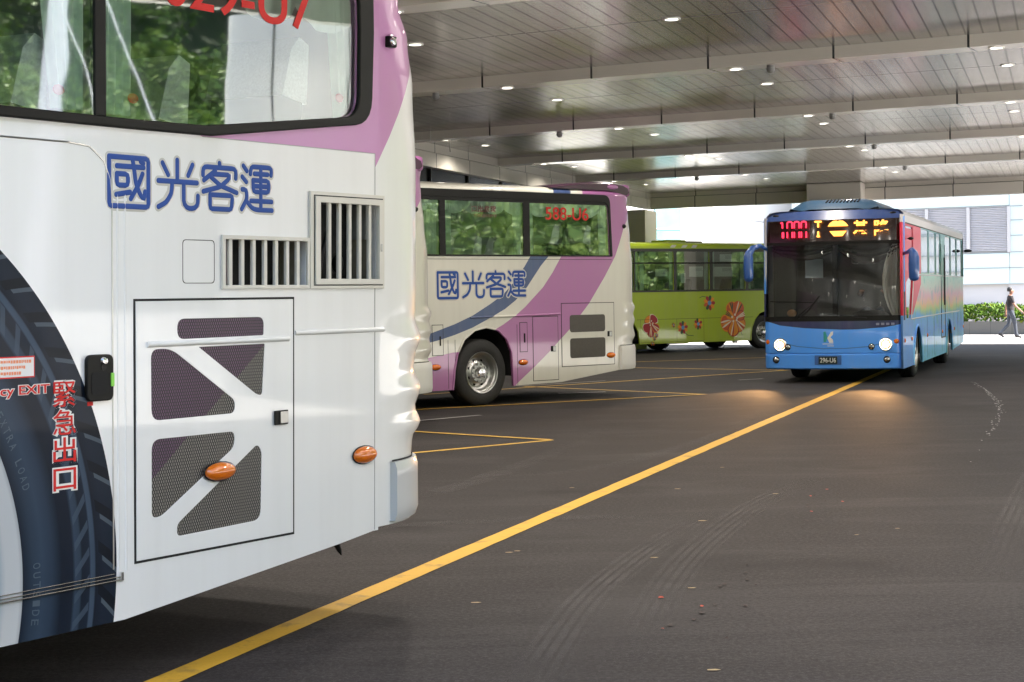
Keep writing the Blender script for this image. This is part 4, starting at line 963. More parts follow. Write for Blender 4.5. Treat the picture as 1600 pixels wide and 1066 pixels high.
J = {'pelvis': ((0, 0, .90), (.13, .10)), 'waist': ((.0, 0, 1.04), (.13, .095)), 'chest': ((.0, 0, 1.24), (.155, .115)), 'top': ((-.01, 0, 1.36), (.12, .09)), 'neck': ((.005, 0, 1.44), .052), 'jaw': ((.03, 0, 1.51), (.062, .066)), 'head': ((.025, 0, 1.575), (.078, .088)), 'crown': ((.015, 0, 1.635), (.062, .066)),
     'nose': ((.115, 0, 1.55), .014),
     'shR': ((.0, -.17, 1.345), .062), 'elR': ((.10, -.235, 1.10), .044), 'wrR': ((.27, -.22, .93), .030), 'paR': ((.335, -.215, .88), (.036, .022)),
     'shL': ((-.01, .17, 1.345), .062), 'elL': ((-.10, .23, 1.11), .044), 'wrL': ((-.12, .23, .87), .030), 'paL': ((-.115, .23, .79), (.022, .036)),
     'hiR': ((.01, -.095, .86), .098), 'knR': ((.13, -.10, .47), .066), 'anR': ((.17, -.10, .10), .046), 'toR': ((.34, -.11, .035), (.030, .042)), 'heR': ((.12, -.10, .045), .036),
     'hiL': ((-.01, .095, .86), .098), 'knL': ((-.04, .10, .46), .066), 'anL': ((-.33, .10, .165), .046), 'toL': ((-.20, .10, .04), (.030, .042)), 'heL': ((-.40, .10, .135), .034)}
E_ = [('pelvis', 'waist'), ('waist', 'chest'), ('chest', 'top'), ('top', 'neck'), ('neck', 'jaw'), ('jaw', 'head'), ('head', 'crown'), ('head', 'nose'), ('top', 'shR'), ('shR', 'elR'), ('elR', 'wrR'), ('wrR', 'paR'), ('top', 'shL'), ('shL', 'elL'), ('elL', 'wrL'), ('wrL', 'paL'),
      ('pelvis', 'hiR'), ('hiR', 'knR'), ('knR', 'anR'), ('anR', 'toR'), ('anR', 'heR'), ('pelvis', 'hiL'), ('hiL', 'knL'), ('knL', 'anL'), ('anL', 'toL'), ('anL', 'heL')]
for s_, pa, d in (('R', (.335, -.215, .88), (.75, 0, -.66)), ('L', (-.115, .23, .79), (.1, 0, -1))):
    for i, (off, ln) in enumerate(((-.030, .055), (-.010, .07), (.010, .075), (.030, .065))):
        if s_ == 'R': b0 = (pa[0] + d[0] * .03, pa[1] + off, pa[2] + d[2] * .03); b1 = (b0[0] + d[0] * ln * .6, b0[1], b0[2] + d[2] * ln * .6); b2 = (b1[0] + .012, b1[1], b1[2] - ln * .5)
        else: b0 = (pa[0] + off, pa[1], pa[2] - .03); b1 = (b0[0] + .01, b0[1], b0[2] - ln * .6); b2 = (b1[0] + .02, b1[1] - .01, b1[2] - ln * .4)
        J['f%d%s' % (i, s_)] = (b0, .010); J['g%d%s' % (i, s_)] = (b1, .009); J['h%d%s' % (i, s_)] = (b2, .007)
        E_ += [('pa' + s_, 'f%d%s' % (i, s_)), ('f%d%s' % (i, s_), 'g%d%s' % (i, s_)), ('g%d%s' % (i, s_), 'h%d%s' % (i, s_))]
    t0 = (pa[0] + .01, pa[1] + (.045 if s_ == 'R' else -.02), pa[2]); J['t0' + s_] = (t0, .011); J['t1' + s_] = ((t0[0] + .03, t0[1], t0[2] - .035), .008); E_ += [('wr' + s_, 't0' + s_), ('t0' + s_, 't1' + s_)]
def cloth(c):
    if c.z < .11 or (c.x < -.16 and c.z < .17): return 3
    if c.z < .92 and abs(c.y) < .19 and c.x < .26: return 2
    if abs(c.y) > .185 and c.z < 1.17: return 0
    if c.z > 1.42: return 0
    return 1
walker = figure('person', 'man in dark T-shirt and grey jeans walking past the planter', J, E_, (16.45, 56.97, 0), R(-8), [skin, shirt, jeans, shoe], cloth, 'pelvis')
MB().loft([[( -.012 + .092 * math.cos(a) * k * (1 if math.cos(a) < 0 else .72), .088 * math.sin(a) * k, z) for a in [2 * math.pi * i / 16 for i in range(16)]] for k, z in ((.86, 1.545), (1.06, 1.575), (1.10, 1.62), (1.0, 1.66), (.75, 1.69), (.3, 1.705), (.01, 1.708))], closed=True).build('hair', hairm, walker, smooth=60)
mb = MB(); mb.ball((.095, .032, 1.575), .012, .012, .008, 8, 5); mb.ball((.095, -.032, 1.575), .012, .012, .008, 8, 5); mb.build('eyes', M['black'], walker)
mb = MB(); mb.ball((.02, .088, 1.56), .02, .012, .03, 8, 5); mb.ball((.02, -.088, 1.56), .02, .012, .03, 8, 5); mb.build('ears', skin, walker, smooth=60)
# driver
Jd = {'pelvis': ((0, 0, 0), (.16, .13)), 'waist': ((.02, 0, .18), (.15, .12)), 'chest': ((.0, 0, .40), (.17, .125)), 'top': ((-.02, 0, .53), (.12, .09)), 'neck': ((-.03, 0, .61), .055), 'jaw': ((-.06, 0, .68), (.066, .068)), 'head': ((-.055, 0, .75), (.082, .09)), 'crown': ((-.045, 0, .81), (.062, .066)), 'nose': ((-.145, 0, .72), .014)}
Ed = [('pelvis', 'waist'), ('waist', 'chest'), ('chest', 'top'), ('top', 'neck'), ('neck', 'jaw'), ('jaw', 'head'), ('head', 'crown'), ('head', 'nose')]
for s_, sg in (('R', 1), ('L', -1)):
    Jd.update({'sh' + s_: ((-.02, .19 * sg, .51), .065), 'el' + s_: ((-.16, .27 * sg, .30), .047), 'wr' + s_: ((-.33, .20 * sg, .33), .032), 'pa' + s_: ((-.40, .19 * sg, .36), (.035, .024)), 'hi' + s_: ((-.04, .10 * sg, -.01), .10), 'kn' + s_: ((-.46, .13 * sg, .02), .07), 'an' + s_: ((-.50, .13 * sg, -.36), .05), 'to' + s_: ((-.62, .13 * sg, -.40), .04)})
    Ed += [('top', 'sh' + s_), ('sh' + s_, 'el' + s_), ('el' + s_, 'wr' + s_), ('wr' + s_, 'pa' + s_), ('pelvis', 'hi' + s_), ('hi' + s_, 'kn' + s_), ('kn' + s_, 'an' + s_), ('an' + s_, 'to' + s_)]
    for i in range(4):
        o_ = (-.024 + .016 * i) ; Jd['f%d%s' % (i, s_)] = ((-.43, .19 * sg + o_, .385), .010); Jd['g%d%s' % (i, s_)] = ((-.455, .19 * sg + o_, .37), .009); Jd['h%d%s' % (i, s_)] = ((-.45, .19 * sg + o_, .345), .008)
        Ed += [('pa' + s_, 'f%d%s' % (i, s_)), ('f%d%s' % (i, s_), 'g%d%s' % (i, s_)), ('g%d%s' % (i, s_), 'h%d%s' % (i, s_))]
    Jd['t' + s_] = ((-.38, .19 * sg - .04 * sg, .375), .010); Jd['u' + s_] = ((-.42, .19 * sg - .045 * sg, .36), .008); Ed += [('wr' + s_, 't' + s_), ('t' + s_, 'u' + s_)]
cb, sb = math.cos(R(70.6)), math.sin(R(70.6))
def bl(u, v): return (6.80 + u * cb - v * sb, 30.1 + u * sb + v * cb)
dx_, dy_ = bl(1.12, .60)
ds = simple('pale_shirt', (.34, .38, .46), .8)
def cl2(c):
    if c.z > .585: return 0
    if c.x < -.20 and c.z > .2: return 0
    return 2 if c.z < .08 else 1
drv = figure('person', 'driver in a pale shirt seated at the wheel of the blue bus', Jd, Ed, (dx_, dy_, 1.26), R(70.6), [skin, ds, jeans], cl2, 'pelvis')
MB().loft([[(-.045 + .095 * math.cos(a) * k, .092 * math.sin(a) * k, z) for a in [2 * math.pi * i / 16 for i in range(16)]] for k, z in ((.9, .745), (1.06, .78), (1.02, .83), (.75, .87), (.3, .885), (.01, .888))], closed=True).build('hair', hairm, drv, smooth=60)

# ================================================================== CANOPY
A2 = Vector((.305, .952)).normalized(); B2 = Vector((.88, -.474)).normalized(); O2 = Vector((4.2, 51.8))
def cp(s_, t): p = O2 - A2 * s_ + B2 * t; return (p.x, p.y)
ZC = 4.65; ZB = 4.50; TW = 17.0; S_END = 44.5
NP = Vector((.952, -.305)).normalized()
can = thing('canopy_roof', 'wide flat canopy over the bus bays with metal panel ceiling and cross beams', 'canopy')
def ceil_mat():
    g = G('metal_ceiling_panels'); x, y, z = g.xyz()
    q = g.m('ADD', g.m('MULTIPLY', x, NP.x), g.m('MULTIPLY', y, NP.y)); wv = g.m('DIVIDE', q, .20)
    fr = g.m('FRACT', wv); idx = g.m('FLOOR', wv)
    gap = g.m('LESS_THAN', g.m('ABSOLUTE', g.m('SUBTRACT', fr, .5)), .055)
    wn = g.n('ShaderNodeTexWhiteNoise', noise_dimensions='1D'); g.lk(idx, wn.inputs['W'])
    n = g.noise(.35, 3); nf = g.noise(3, 4)
    base = g.mix(wn.outputs['Value'], (.56, .54, .515), (.63, .61, .58)); base = g.mix(gap, base, (.05, .048, .045))
    g.set(base=base, rough=g.m('ADD', .21, g.m('ADD', g.m('MULTIPLY', wn.outputs['Value'], .05), g.m('MULTIPLY', nf, .015))), spec=.7, metal=.65)
    prof = g.m('MULTIPLY', g.m('POWER', g.m('ABSOLUTE', g.m('SUBTRACT', fr, 0.0)), 1.0), 0.0)
    h = g.m('ADD', g.m('MULTIPLY', g.m('SUBTRACT', 1.0, gap), .6), g.m('ADD', g.m('MULTIPLY', n, 1.2), g.m('MULTIPLY', wn.outputs['Value'], .4)))
    g.bump(g.m('ADD', 0.0, g.m('MULTIPLY', g.m('MULTIPLY', wn.outputs['Value'], fr), .10)), .10, .01)
    return g.mat
def clad_mat(name, base, joint, along, width=.012, rough=.3, off=0.0):
    g = G(name); x, y, z = g.xyz()
    q = g.m('DIVIDE', g.m('ADD', g.m('ADD', g.m('MULTIPLY', x, along[0]), g.m('MULTIPLY', y, along[1])), off), joint); fr = g.m('FRACT', q); idx = g.m('FLOOR', q)
    gap = g.m('LESS_THAN', fr, width / joint); n = g.noise(1.2, 4)
    wn = g.n('ShaderNodeTexWhiteNoise', noise_dimensions='1D'); g.lk(idx, wn.inputs['W'])
    c = g.mix(g.m('MULTIPLY', n, .5), base, tuple(k * .86 for k in base)); c = g.mix(g.m('MULTIPLY', wn.outputs['Value'], .22), c, tuple(k * .8 for k in base))
    g.set(base=g.mix(gap, c, (.02, .02, .02)), rough=rough, coat=.2, coatr=.15); g.bump(g.m('SUBTRACT', 1.0, gap), .4, .006); return g.mat
mc = ceil_mat(); mbm = clad_mat('beam_cladding', (.76, .72, .65), 1.66, (B2.x, B2.y), .03, .22); mfa = clad_mat('fascia_cladding', (.86, .80, .73), 1.9, (B2.x, B2.y), .025, .35, .4); mle = clad_mat('side_fascia_cladding', (.74, .71, .64), 2.0, (A2.x, A2.y), .03, .4)
mjo = simple('dark_joint', (.02, .02, .018), .8)
beams = [8.35 + 6.3 * i for i in range(6)]
edges = [0.0] + beams + [S_END + 1]
BW = .42
def quad_slab(s0, s1, t0, t1, z0, z1, mb=None, m=0):
    mb = mb or MB(); return mb.prism([cp(s0, t0), cp(s1, t0), cp(s1, t1), cp(s0, t1)], z0, z1, m)
prev = 0.12
for i, b in enumerate(beams + [S_END]):
    midp = (prev + b) / 2
    quad_slab(prev, midp - .012, 0, TW, ZC, ZC + .05).build('ceiling_panel', mc, can)
    quad_slab(midp + .012, b, 0, TW, ZC, ZC + .05).build('ceiling_panel', mc, can)
    if i < len(beams):
        quad_slab(b - BW, b, 0, TW, ZB, ZC + .2).build('beam', mbm, can, bevel=.006)
    prev = b
quad_slab(-5.0, S_END, -.15, TW + .2, ZC + .46, ZC + 1.2).build('roof_slab', simple('roof_slab_paint', (.35, .34, .32), .7), can)
mb = quad_slab(-.18, .10, -.1, TW + .25, 4.185, 4.52); quad_slab(-.18, .02, -.1, TW + .25, 4.535, ZC + .45, mb); mb.build('end_fascia', mfa, can, bevel=.008)
quad_slab(-.16, 0, -.1, TW + .25, 4.50, 4.55).build('fascia_joint', mjo, can)
mb = MB().prism([cp(-.1, -.14), cp(S_END, -.14), cp(S_END, .05), cp(-.1, .05)], 4.185, 4.47); mb.prism([cp(-.1, -.10), cp(S_END, -.10), cp(S_END, .02), cp(-.1, .02)], 4.485, ZC + .45); mb.build('side_fascia', mle, can, bevel=.008)
mb = MB().prism([cp(-.1, TW - .05), cp(S_END, TW - .05), cp(S_END, TW + .14), cp(-.1, TW + .14)], 4.185, ZC + .45); mb.build('side_fascia', mle, can, bevel=.008)
# piers
def pier(s0, s1, t0, t1, mat, lab, z1=4.19):
    o = quad_slab(s0, s1, t0, t1, 0, z1).build('pier', mat, None, bevel=.02); tag(o, lab, 'pillar'); return o
mp1 = simple('grey_plaster', (.84, .77, .73), .6, var=.04, scale=1.5); mp2 = simple('pale_plaster', (.72, .67, .61), .6, var=.04, scale=1.5)
pier(-1.5, .05, -1.45, -.16, mp1, 'grey plaster pier under the far left corner of the canopy beside the green bus')
pier(.12, 1.2, 5.05, 6.6, mp2, 'pale pier under the end fascia half hidden behind the blue bus', 4.64)
mcol = clad_mat('white_column_cladding', (.66, .67, .68), .62, (.35, .94), .016, .3)
col = [(12.4 + .9 * math.cos(2 * math.pi * i / 40) * (1 + .25 * math.cos(4 * math.pi * i / 40)) , 12.75 + 1.75 * math.sin(2 * math.pi * i / 40)) for i in range(40)]
o = MB().prism(col, 0, ZC).build('pier', mcol, None, smooth=30); tag(o, 'rounded white clad column mirrored in the foreground coach window', 'pillar')
# downlights and ceiling devices
lamp_m = glow('downlight_glow', (1.0, .93, .80), 2.6)
def downlight(x, y, z, lab, i, group):
    t = thing('downlight', lab, 'ceiling light', (x, y, z), group=group)
    MB().lathe([(.10, 0), (.10, -.010), (.075, -.012), (.068, -.002)], (0, 0, 0), 24, axis='z').build('trim_ring', M['white_vinyl'], t, smooth=40)
    MB().lathe([(.068, -.006), (.001, -.007)], (0, 0, 0), 24, axis='z').build('lamp', lamp_m, t)
    sl = bpy.data.lights.new('lamp_light', 'SPOT'); so_ = bpy.data.objects.new('lamp_light', sl); link(so_, t); so_.location = (0, 0, -.03)
    sl.energy = 33; sl.color = (1, .91, .80); sl.spot_size = R(165); sl.spot_blend = .6; sl.shadow_soft_size = .07
JL = [(-1.0, 21.0), (2.0, 19.7), (5.0, 18.2), (1.0, 27.5), (4.0, 25.9), (7.0, 24.2), (-.1, 35.6), (3.1, 33.8), (6.0, 32.2), (8.9, 30.4), (2.0, 41.9), (5.1, 40.0), (8.0, 38.3), (4.1, 48.5), (7.1, 46.7), (10.1, 44.9)]
SL = [(0.0, 23.9), (3.0, 22.5), (5.9, 20.9), (-1.1, 31.7), (2.0, 30.2), (5.0, 28.6), (7.8, 26.9), (1.0, 38.3), (3.9, 36.5), (6.9, 34.8), (9.8, 33.0), (2.9, 44.4), (6.0, 42.8), (9.0, 41.2)]
NB = Vector((.474, .88)).normalized()
def snap_s(p):   # s coordinate along the roof of a point
    d = Vector(p) - O2; det = (-A2.x) * B2.y - (-A2.y) * B2.x
    s_ = (d.x * B2.y - d.y * B2.x) / det; t = ((-A2.x) * d.y - (-A2.y) * d.x) / det; return s_, t
for b_ in range(len(beams) - 2, len(beams)):  # extra rows out of view, added to light the foreground ground
    for k in range(6):
        JL.append(cp((beams[b_] + (beams[b_ + 1] if b_ + 1 < len(beams) else S_END)) / 2, .8 + 3.3 * k)); SL.append(cp(beams[b_] - BW / 2, 2.2 + 3.3 * k))
for p in JL:
    s_, t = snap_s(p); E2 = [0.12] + beams; best = min(range(len(E2) - 1), key=lambda k: abs((E2[k] + E2[k + 1]) / 2 - s_)); sm = (E2[best] + E2[best + 1]) / 2
    x, y = cp(sm, t); downlight(x, y, ZC - .001, 'small round downlight set in the centre joint of a ceiling bay', 0, 'downlights in the ceiling joints')
for p in SL:
    s_, t = snap_s(p); b = min(beams, key=lambda k: abs(k - BW / 2 - s_)); x, y = cp(b - BW / 2, t); downlight(x, y, ZB - .001, 'small round downlight in the underside of a beam', 0, 'downlights under the beams')
for p in [(-1.1, 24.1), (3.3, 21.9), (.9, 30.4), (5.2, 27.9), (7.2, 34.1), (4.8, 43.1), (9.2, 40.2)]:
    s_, t = snap_s(p); b = min(beams, key=lambda k: abs(k - BW / 2 - s_)); x, y = cp(b - BW * .4, t)
    o = MB().ball((0, 0, -.05), .055, .055, .05, 14, 8).lathe([(.05, 0), (.05, -.04)], (0, 0, 0), 14, axis='z').build('smoke_detector', simple('grey_detector', (.22, .22, .22), .5), None, smooth=50); o.location = (x, y, ZB); tag(o, 'small round smoke detector hanging under a beam', 'smoke detector', 'detectors under the beams')
# pipe sprig under the second beam at left
p0 = cp(21.0, .9); o = MB().tube([(p0[0], p0[1], ZC), (p0[0], p0[1], ZB - .02), (p0[0] + .35, p0[1] - .18, ZB - .03), (p0[0] + .36, p0[1] - .19, ZB - .25)], .012, 6).build('sprinkler_pipe', M['cream'], None); tag(o, 'thin bent sprinkler pipe under the second beam from the left wall', 'pipe')

# terminal building behind the bays on the left
tb = thing('terminal_building', 'dark glazed terminal wall behind the parked coaches', 'building')
mb = MB().prism([cp(-1.4, -4.0), cp(S_END, -4.0), cp(S_END, -4.4), cp(-1.4, -4.4)], 0, 9.0); mb.build('wall', simple('dark_glass_wall', (.03, .034, .036), .25, coat=.5), tb)
mb = MB().prism([cp(-1.4, -4.0), cp(S_END, -4.0), cp(S_END, -.1), cp(-1.4, -.1)], 5.2, 5.6); mb.build('eave', simple('eave_dark', (.10, .10, .10), .6), tb)
mb = MB()
for s_ in range(0, 90, 3): mb.prism([cp(s_, -4.0), cp(s_ + .08, -4.0), cp(s_ + .08, -3.94), cp(s_, -3.94)], 0, 5.2)
mb.prism([cp(-1, -4.0), cp(S_END, -4.0), cp(S_END, -3.95), cp(-1, -3.95)], 3.72, 3.80)
mb.build('mullion', simple('mullion_grey', (.12, .125, .13), .4), tb)

# ================================================================== GROUND
def asphalt():
    g = G('worn_asphalt'); x, y, z = g.xyz()
    big = g.noise(.16, 4); med = g.noise(1.0, 5, .6); fine = g.noise(60, 3); st = g.noise(1.0, 5, .6, sc3=(1.1, .16, 1))
    c = g.mix(big, (.041, .0355, .0345), (.057, .050, .048)); c = g.mix(g.m('MULTIPLY', g.m('SUBTRACT', med, .45, clamp=True), 1.6), c, (.115, .10, .096))
    c = g.mix(g.m('MULTIPLY', g.m('SUBTRACT', st, .44, clamp=True), 3.0, clamp=True), c, (.042, .036, .035))
    sm = g.noise(1.0, 6, .68, sc3=(.22, .9, 1), dist=.8); c = g.mix(g.m('MULTIPLY', g.m('SUBTRACT', sm, .50, clamp=True), 3.8, clamp=True), c, (.125, .112, .108))
    gn = g.m('ADD', g.m('MULTIPLY', g.noise(38, 2), .55), g.m('MULTIPLY', g.noise(110, 2), .55)); c = g.mix(g.m('MULTIPLY', g.m('SUBTRACT', gn, .54, clamp=True), 4.5, clamp=True), c, (.15, .138, .134)); c = g.mix(g.m('MULTIPLY', g.m('SUBTRACT', .54, gn, clamp=True), 4.5, clamp=True), c, (.018, .015, .014))
    oil = g.noise(.55, 4, .6); c = g.mix(g.m('MULTIPLY', g.m('SUBTRACT', oil, .56, clamp=True), 5.0, clamp=True), c, (.028, .024, .023))
    c = g.mix(.60, c, (.004, .0033, .0033))
    g.set(base=c, rough=g.m('ADD', .68, g.m('MULTIPLY', med, .25)), spec=.22)
    g.bump(g.m('ADD', fine, g.m('MULTIPLY', g.noise(140, 2), .7)), .35, .004)
    return g.mat
gr = MB().add([(-400, -300, 0), (500, -300, 0), (500, 700, 0), (-400, 700, 0)], [(0, 1, 2, 3)]).build('ground', asphalt(), None); tag(gr, kind='structure')
pv = simple('pale_pavement', (.26, .245, .235), .8, scale=.8, bump=.2)
o = MB().add([(cp(-4.5, -30)[0], cp(-4.5, -30)[1], .004), (cp(-4.5, 60)[0], cp(-4.5, 60)[1], .004), (cp(-40, 60)[0], cp(-40, 60)[1], .004), (cp(-40, -30)[0], cp(-40, -30)[1], .004)], [(0, 1, 2, 3)]).build('street', pv, None); tag(o, kind='structure')
fc = simple('bounce_concrete', (.56, .54, .51), .8, scale=.6, bump=.15)  # pale ground added out of view to bounce sunlight under the canopy
o = MB().add([(-60, -26, .004), (60, -26, .004), (60, -9.5, .004), (-60, -9.5, .004)], [(0, 1, 2, 3)]).build('bounce_forecourt', fc, None); tag(o, kind='structure')  # unseen strip behind the camera, added to brighten the beam faces
o = MB().add([(*cp(61, TW + .6), .004), (*cp(-4, TW + .6), .004), (*cp(-4, 46), .004), (*cp(61, 46), .004)], [(0, 1, 2, 3)]).build('bounce_forecourt', fc, None); tag(o, kind='structure')  # sheet right of the canopy, added for bounce onto the ceiling
def line_mat(name, c):
    g = G(name); n = g.noise(5, 6, .7); n2 = g.noise(45, 3); wear = g.m('MULTIPLY', g.m('SUBTRACT', n, .54, clamp=True), 3.5, clamp=True)
    g.set(base=g.mix(wear, g.mix(n2, c, tuple(k * .82 for k in c)), (.12, .09, .05)), rough=.65); return g.mat
ym = line_mat('yellow_road_paint', (.68, .385, .03)); yw = line_mat('worn_yellow_paint', (.66, .40, .05)); wm = line_mat('worn_white_paint', (.34, .33, .32))
def ground_line(name, p, q, wdt, mat, z=.004, n=24):
    p = Vector(p); q = Vector(q); d = (q - p).normalized(); s_ = Vector((-d.y, d.x)) * wdt / 2; r0 = []; r1 = []; random.seed(int(p.x * 100))
    for i in range(n + 1):
        c = p.lerp(q, i / n); j = s_ * (1 + random.uniform(-.05, .05)); r0.append((c.x - j.x, c.y - j.y, z)); r1.append((c.x + j.x, c.y + j.y, z))
    o = MB().loft([r0, r1]).build(name, mat, None); tag(o, kind='structure'); return o
ground_line('lane_line', (-3.42, 1.4), (7.75, 35.6), .145, ym, n=160)
for k, (a, b, wd, mt) in enumerate([((-2.1, 21.75), (.42, 19.32), .10, yw), ((-2.6, 16.6), (.42, 19.32), .10, yw), ((-3.2, 24.0), (3.1, 27.72), .10, yw), ((.2, 31.2), (3.1, 27.72), .10, yw), ((-1.5, 29.0), (5.75, 35.95), .10, yw), ((2.5, 38.7), (5.75, 35.95), .10, yw), ((1.5, 41.2), (8.5, 44.2), .10, yw)]): ground_line('bay_line', a, b, wd, mt, .004 if k % 2 else .008)
for k, (a, b, wd) in enumerate([((-1.36, 22.55), (-.45, 23.56), .10), ((.75, 28.6), (1.55, 28.8), .12), ((.1, 31.2), (1.75, 32.6), .08), ((4.2, 32.05), (4.7, 32.4), .10)]): ground_line('white_mark', a, b, wd, wm, .012)
# white drops in an arc, red petals, leaves
def drops():
    mb = MB(); random.seed(11)
    P = [Vector(p) for p in [(8.05, 30.22), (7.72, 28.4), (7.43, 26.93), (6.98, 24.9), (6.80, 24.17), (6.42, 22.7), (6.0, 21.41), (5.6, 20.1), (5.24, 19.07), (4.7, 17.4), (4.12, 15.82)]]
    for i, (a, b) in enumerate(zip(P[:-1], P[1:])):
        k = max(2, int((b - a).length / (.07 if i < 5 else .13 if i < 8 else .45)))
        for j in range(k):
            if i > 7 and random.random() < .3: continue
            c = a.lerp(b, (j + random.random()) / k); c = c + Vector((random.gauss(0, .018), random.gauss(0, .05))); r_ = random.uniform(.006, .013)
            mb.add([(c.x + r_ * math.cos(q), c.y + r_ * 1.6 * math.sin(q), .004) for q in [2 * math.pi * m_ / 7 for m_ in range(7)]], [tuple(range(7))])
    return mb
o = drops().build('paint_drops', simple('white_paint_drop', (.72, .70, .68), .5), None); tag(o, 'trail of white paint drops curving across the asphalt at right', 'paint drops', kind='stuff')
mb = MB(); random.seed(21)
for k in range(34):
    t = random.random(); c = Vector((.75, 8.3)).lerp(Vector((2.75, 14.8)), t ** 1.1) + Vector((random.gauss(0, .10) + .35 * (1 - t) * t, random.gauss(0, .25))); r_ = random.uniform(.008, .019); a = random.random() * 6
    mb.add([(c.x + r_ * math.cos(q + a) * (1 if i % 2 else .5), c.y + r_ * 1.5 * math.sin(q + a), .005 + .006 * random.random()) for i, q in enumerate([2 * math.pi * m_ / 6 for m_ in range(6)])], [tuple(range(6))], 0 if random.random() < .22 else 1)
for k in range(14):
    c = Vector((random.uniform(-1, 3), random.uniform(7, 16))); r_ = random.uniform(.008, .018); mb.add([(c.x + r_ * 2 * math.cos(q), c.y + r_ * math.sin(q), .005) for q in [2 * math.pi * m_ / 5 for m_ in range(5)]], [tuple(range(5))], 2)
o = mb.build('leaf_litter', [simple('red_petal', (.40, .05, .02), .7), simple('dried_petal', (.028, .016, .014), .8), simple('dry_leaf', (.40, .30, .16), .8)], None); tag(o, 'red petals and dry leaves scattered along a tyre track on the asphalt', 'leaf litter', kind='stuff')
# tyre tracks: thin dusty films
def track_mat():
    g = G('dusty_tyre_track'); g.xyz(); sp_ = g.n('ShaderNodeSeparateXYZ'); g.t.links.new(g.uvs, sp_.inputs[0]); U, V = sp_.outputs[0], sp_.outputs[1]
    rib = g.m('GREATER_THAN', g.m('SINE', g.m('MULTIPLY', V, 2 * math.pi * 5)), -.5)
    edge = g.m('MULTIPLY', g.m('MULTIPLY', V, g.m('SUBTRACT', 1.0, V)), 4); end = g.m('POWER', g.m('MULTIPLY', g.m('MULTIPLY', U, g.m('SUBTRACT', 1.0, U)), 4, clamp=True), .8)
    n = g.noise(2.2, 5, .65); al = g.m('MULTIPLY', g.m('MULTIPLY', g.m('MULTIPLY', rib, end), g.m('POWER', edge, .4)), g.m('MULTIPLY', g.m('SUBTRACT', n, .30, clamp=True), 1.5, clamp=True))
    g.set(base=(.095, .086, .083), rough=.75, alpha=al); return g.mat
tm = track_mat()
def track(pts, wdt, z):
    P = [Vector(p) for p in pts]; Q = []
    for i in range(len(P) - 1):
        p0, p1, p2, p3 = P[max(i - 1, 0)], P[i], P[i + 1], P[min(i + 2, len(P) - 1)]
        for k in range(12):
            t = k / 12; Q.append(.5 * ((2 * p1) + (p2 - p0) * t + (2 * p0 - 5 * p1 + 4 * p2 - p3) * t * t + (3 * p1 - p0 - 3 * p2 + p3) * t ** 3))
    Q.append(P[-1]); n = len(Q); v = []; uv = []
    for i, q in enumerate(Q):
        d = (Q[min(i + 1, n - 1)] - Q[max(i - 1, 0)]).normalized(); s_ = Vector((-d.y, d.x)) * wdt / 2
        v += [(q.x - s_.x, q.y - s_.y, z), (q.x + s_.x, q.y + s_.y, z)]; uv += [(i / (n - 1), 0), (i / (n - 1), 1)]
    me = bpy.data.meshes.new('tyre_track'); f = [(2 * i, 2 * i + 1, 2 * i + 3, 2 * i + 2) for i in range(n - 1)]; me.from_pydata(v, [], f); ul = me.uv_layers.new()
    for lp in me.loops: ul.data[lp.index].uv = uv[lp.vertex_index]
    me.materials.append(tm); o = link(bpy.data.objects.new('tyre_track', me)); tag(o, kind='structure')
track([(.02, 6.9), (.18, 8.0), (.42, 9.3), (.85, 10.9), (1.55, 13.0)], .27, .003); track([(.45, 7.4), (.85, 9.6), (1.30, 11.4), (1.95, 13.4), (2.75, 15.2)], .27, .0035)
track([(-2.2, 13.2), (-.9, 13.85), (-.1, 15.9), (.55, 18.3), (1.3, 22.0)], .28, .0026); track([(-1.9, 12.0), (-.6, 12.3), (.5, 12.5), (1.2, 12.4)], .26, .0022)
track([(-.4, 15.5), (.6, 15.9), (1.6, 17.8), (2.6, 20.5), (3.9, 25.0)], .26, .0018); track([(2.6, 9.5), (4.0, 13.5), (5.6, 18.0), (8.6, 26.5)], .27, .0014)

# ================================================================== BEYOND: planter, hedge, buildings
def leaves(mb, n, box, size, m=0, top_bias=0.0, seed=1):
    rs = np.random.RandomState(seed)
    for i in range(n):
        c = box(rs); a = rs.normal(size=3); a /= np.linalg.norm(a); b = np.cross(a, rs.normal(size=3)); b /= np.linalg.norm(b); s_ = size * rs.uniform(.6, 1.3)
        mb.add([c - a * s_, c + b * s_ * .45, c + a * s_, c - b * s_ * .45], [(0, 1, 2, 3)], m if isinstance(m, int) else m(rs))
def leafm(name, c1, c2):
    g = G(name); n = g.noise(1.3, 3); g.set(base=g.mix(n, c1, c2), rough=.6, spec=.15); g.b.inputs['Subsurface Weight'].default_value = 0; return g.mat
hb = Vector((16.54, 62.87)); hd = Vector((18.24 - 16.54, 61.54 - 62.87)).normalized(); hn = Vector((-hd.y, hd.x))
def hp(a, b): p = hb + hd * a + hn * b; return (p.x, p.y)
stone = clad_mat('planter_stone', (.13, .12, .105), .8, (hd.x, hd.y), .008, .8)
o = MB().prism([hp(-9, 0), hp(24, 0), hp(24, 1.3), hp(-9, 1.3)], 0, .47).build('planter', stone, None, bevel=.02); tag(o, 'long low stone planter at the street edge behind the walking man', 'planter')
lm = [leafm('hedge_leaf_light', (.045, .10, .005), (.075, .135, .008)), leafm('hedge_leaf_mid', (.025, .065, .005), (.045, .09, .008)), leafm('hedge_leaf_yellow', (.09, .125, .01), (.12, .14, .012))]
def hbox(rs):
    a = rs.uniform(-8.8, 23.8); z = .45 + .62 * rs.beta(1.6, 1.1) + .10 * math.sin(a * 2.1) * rs.rand(); b = rs.beta(.8, 1.0) * 1.25 - .06; p = hp(a, b); return np.array((p[0], p[1], z))
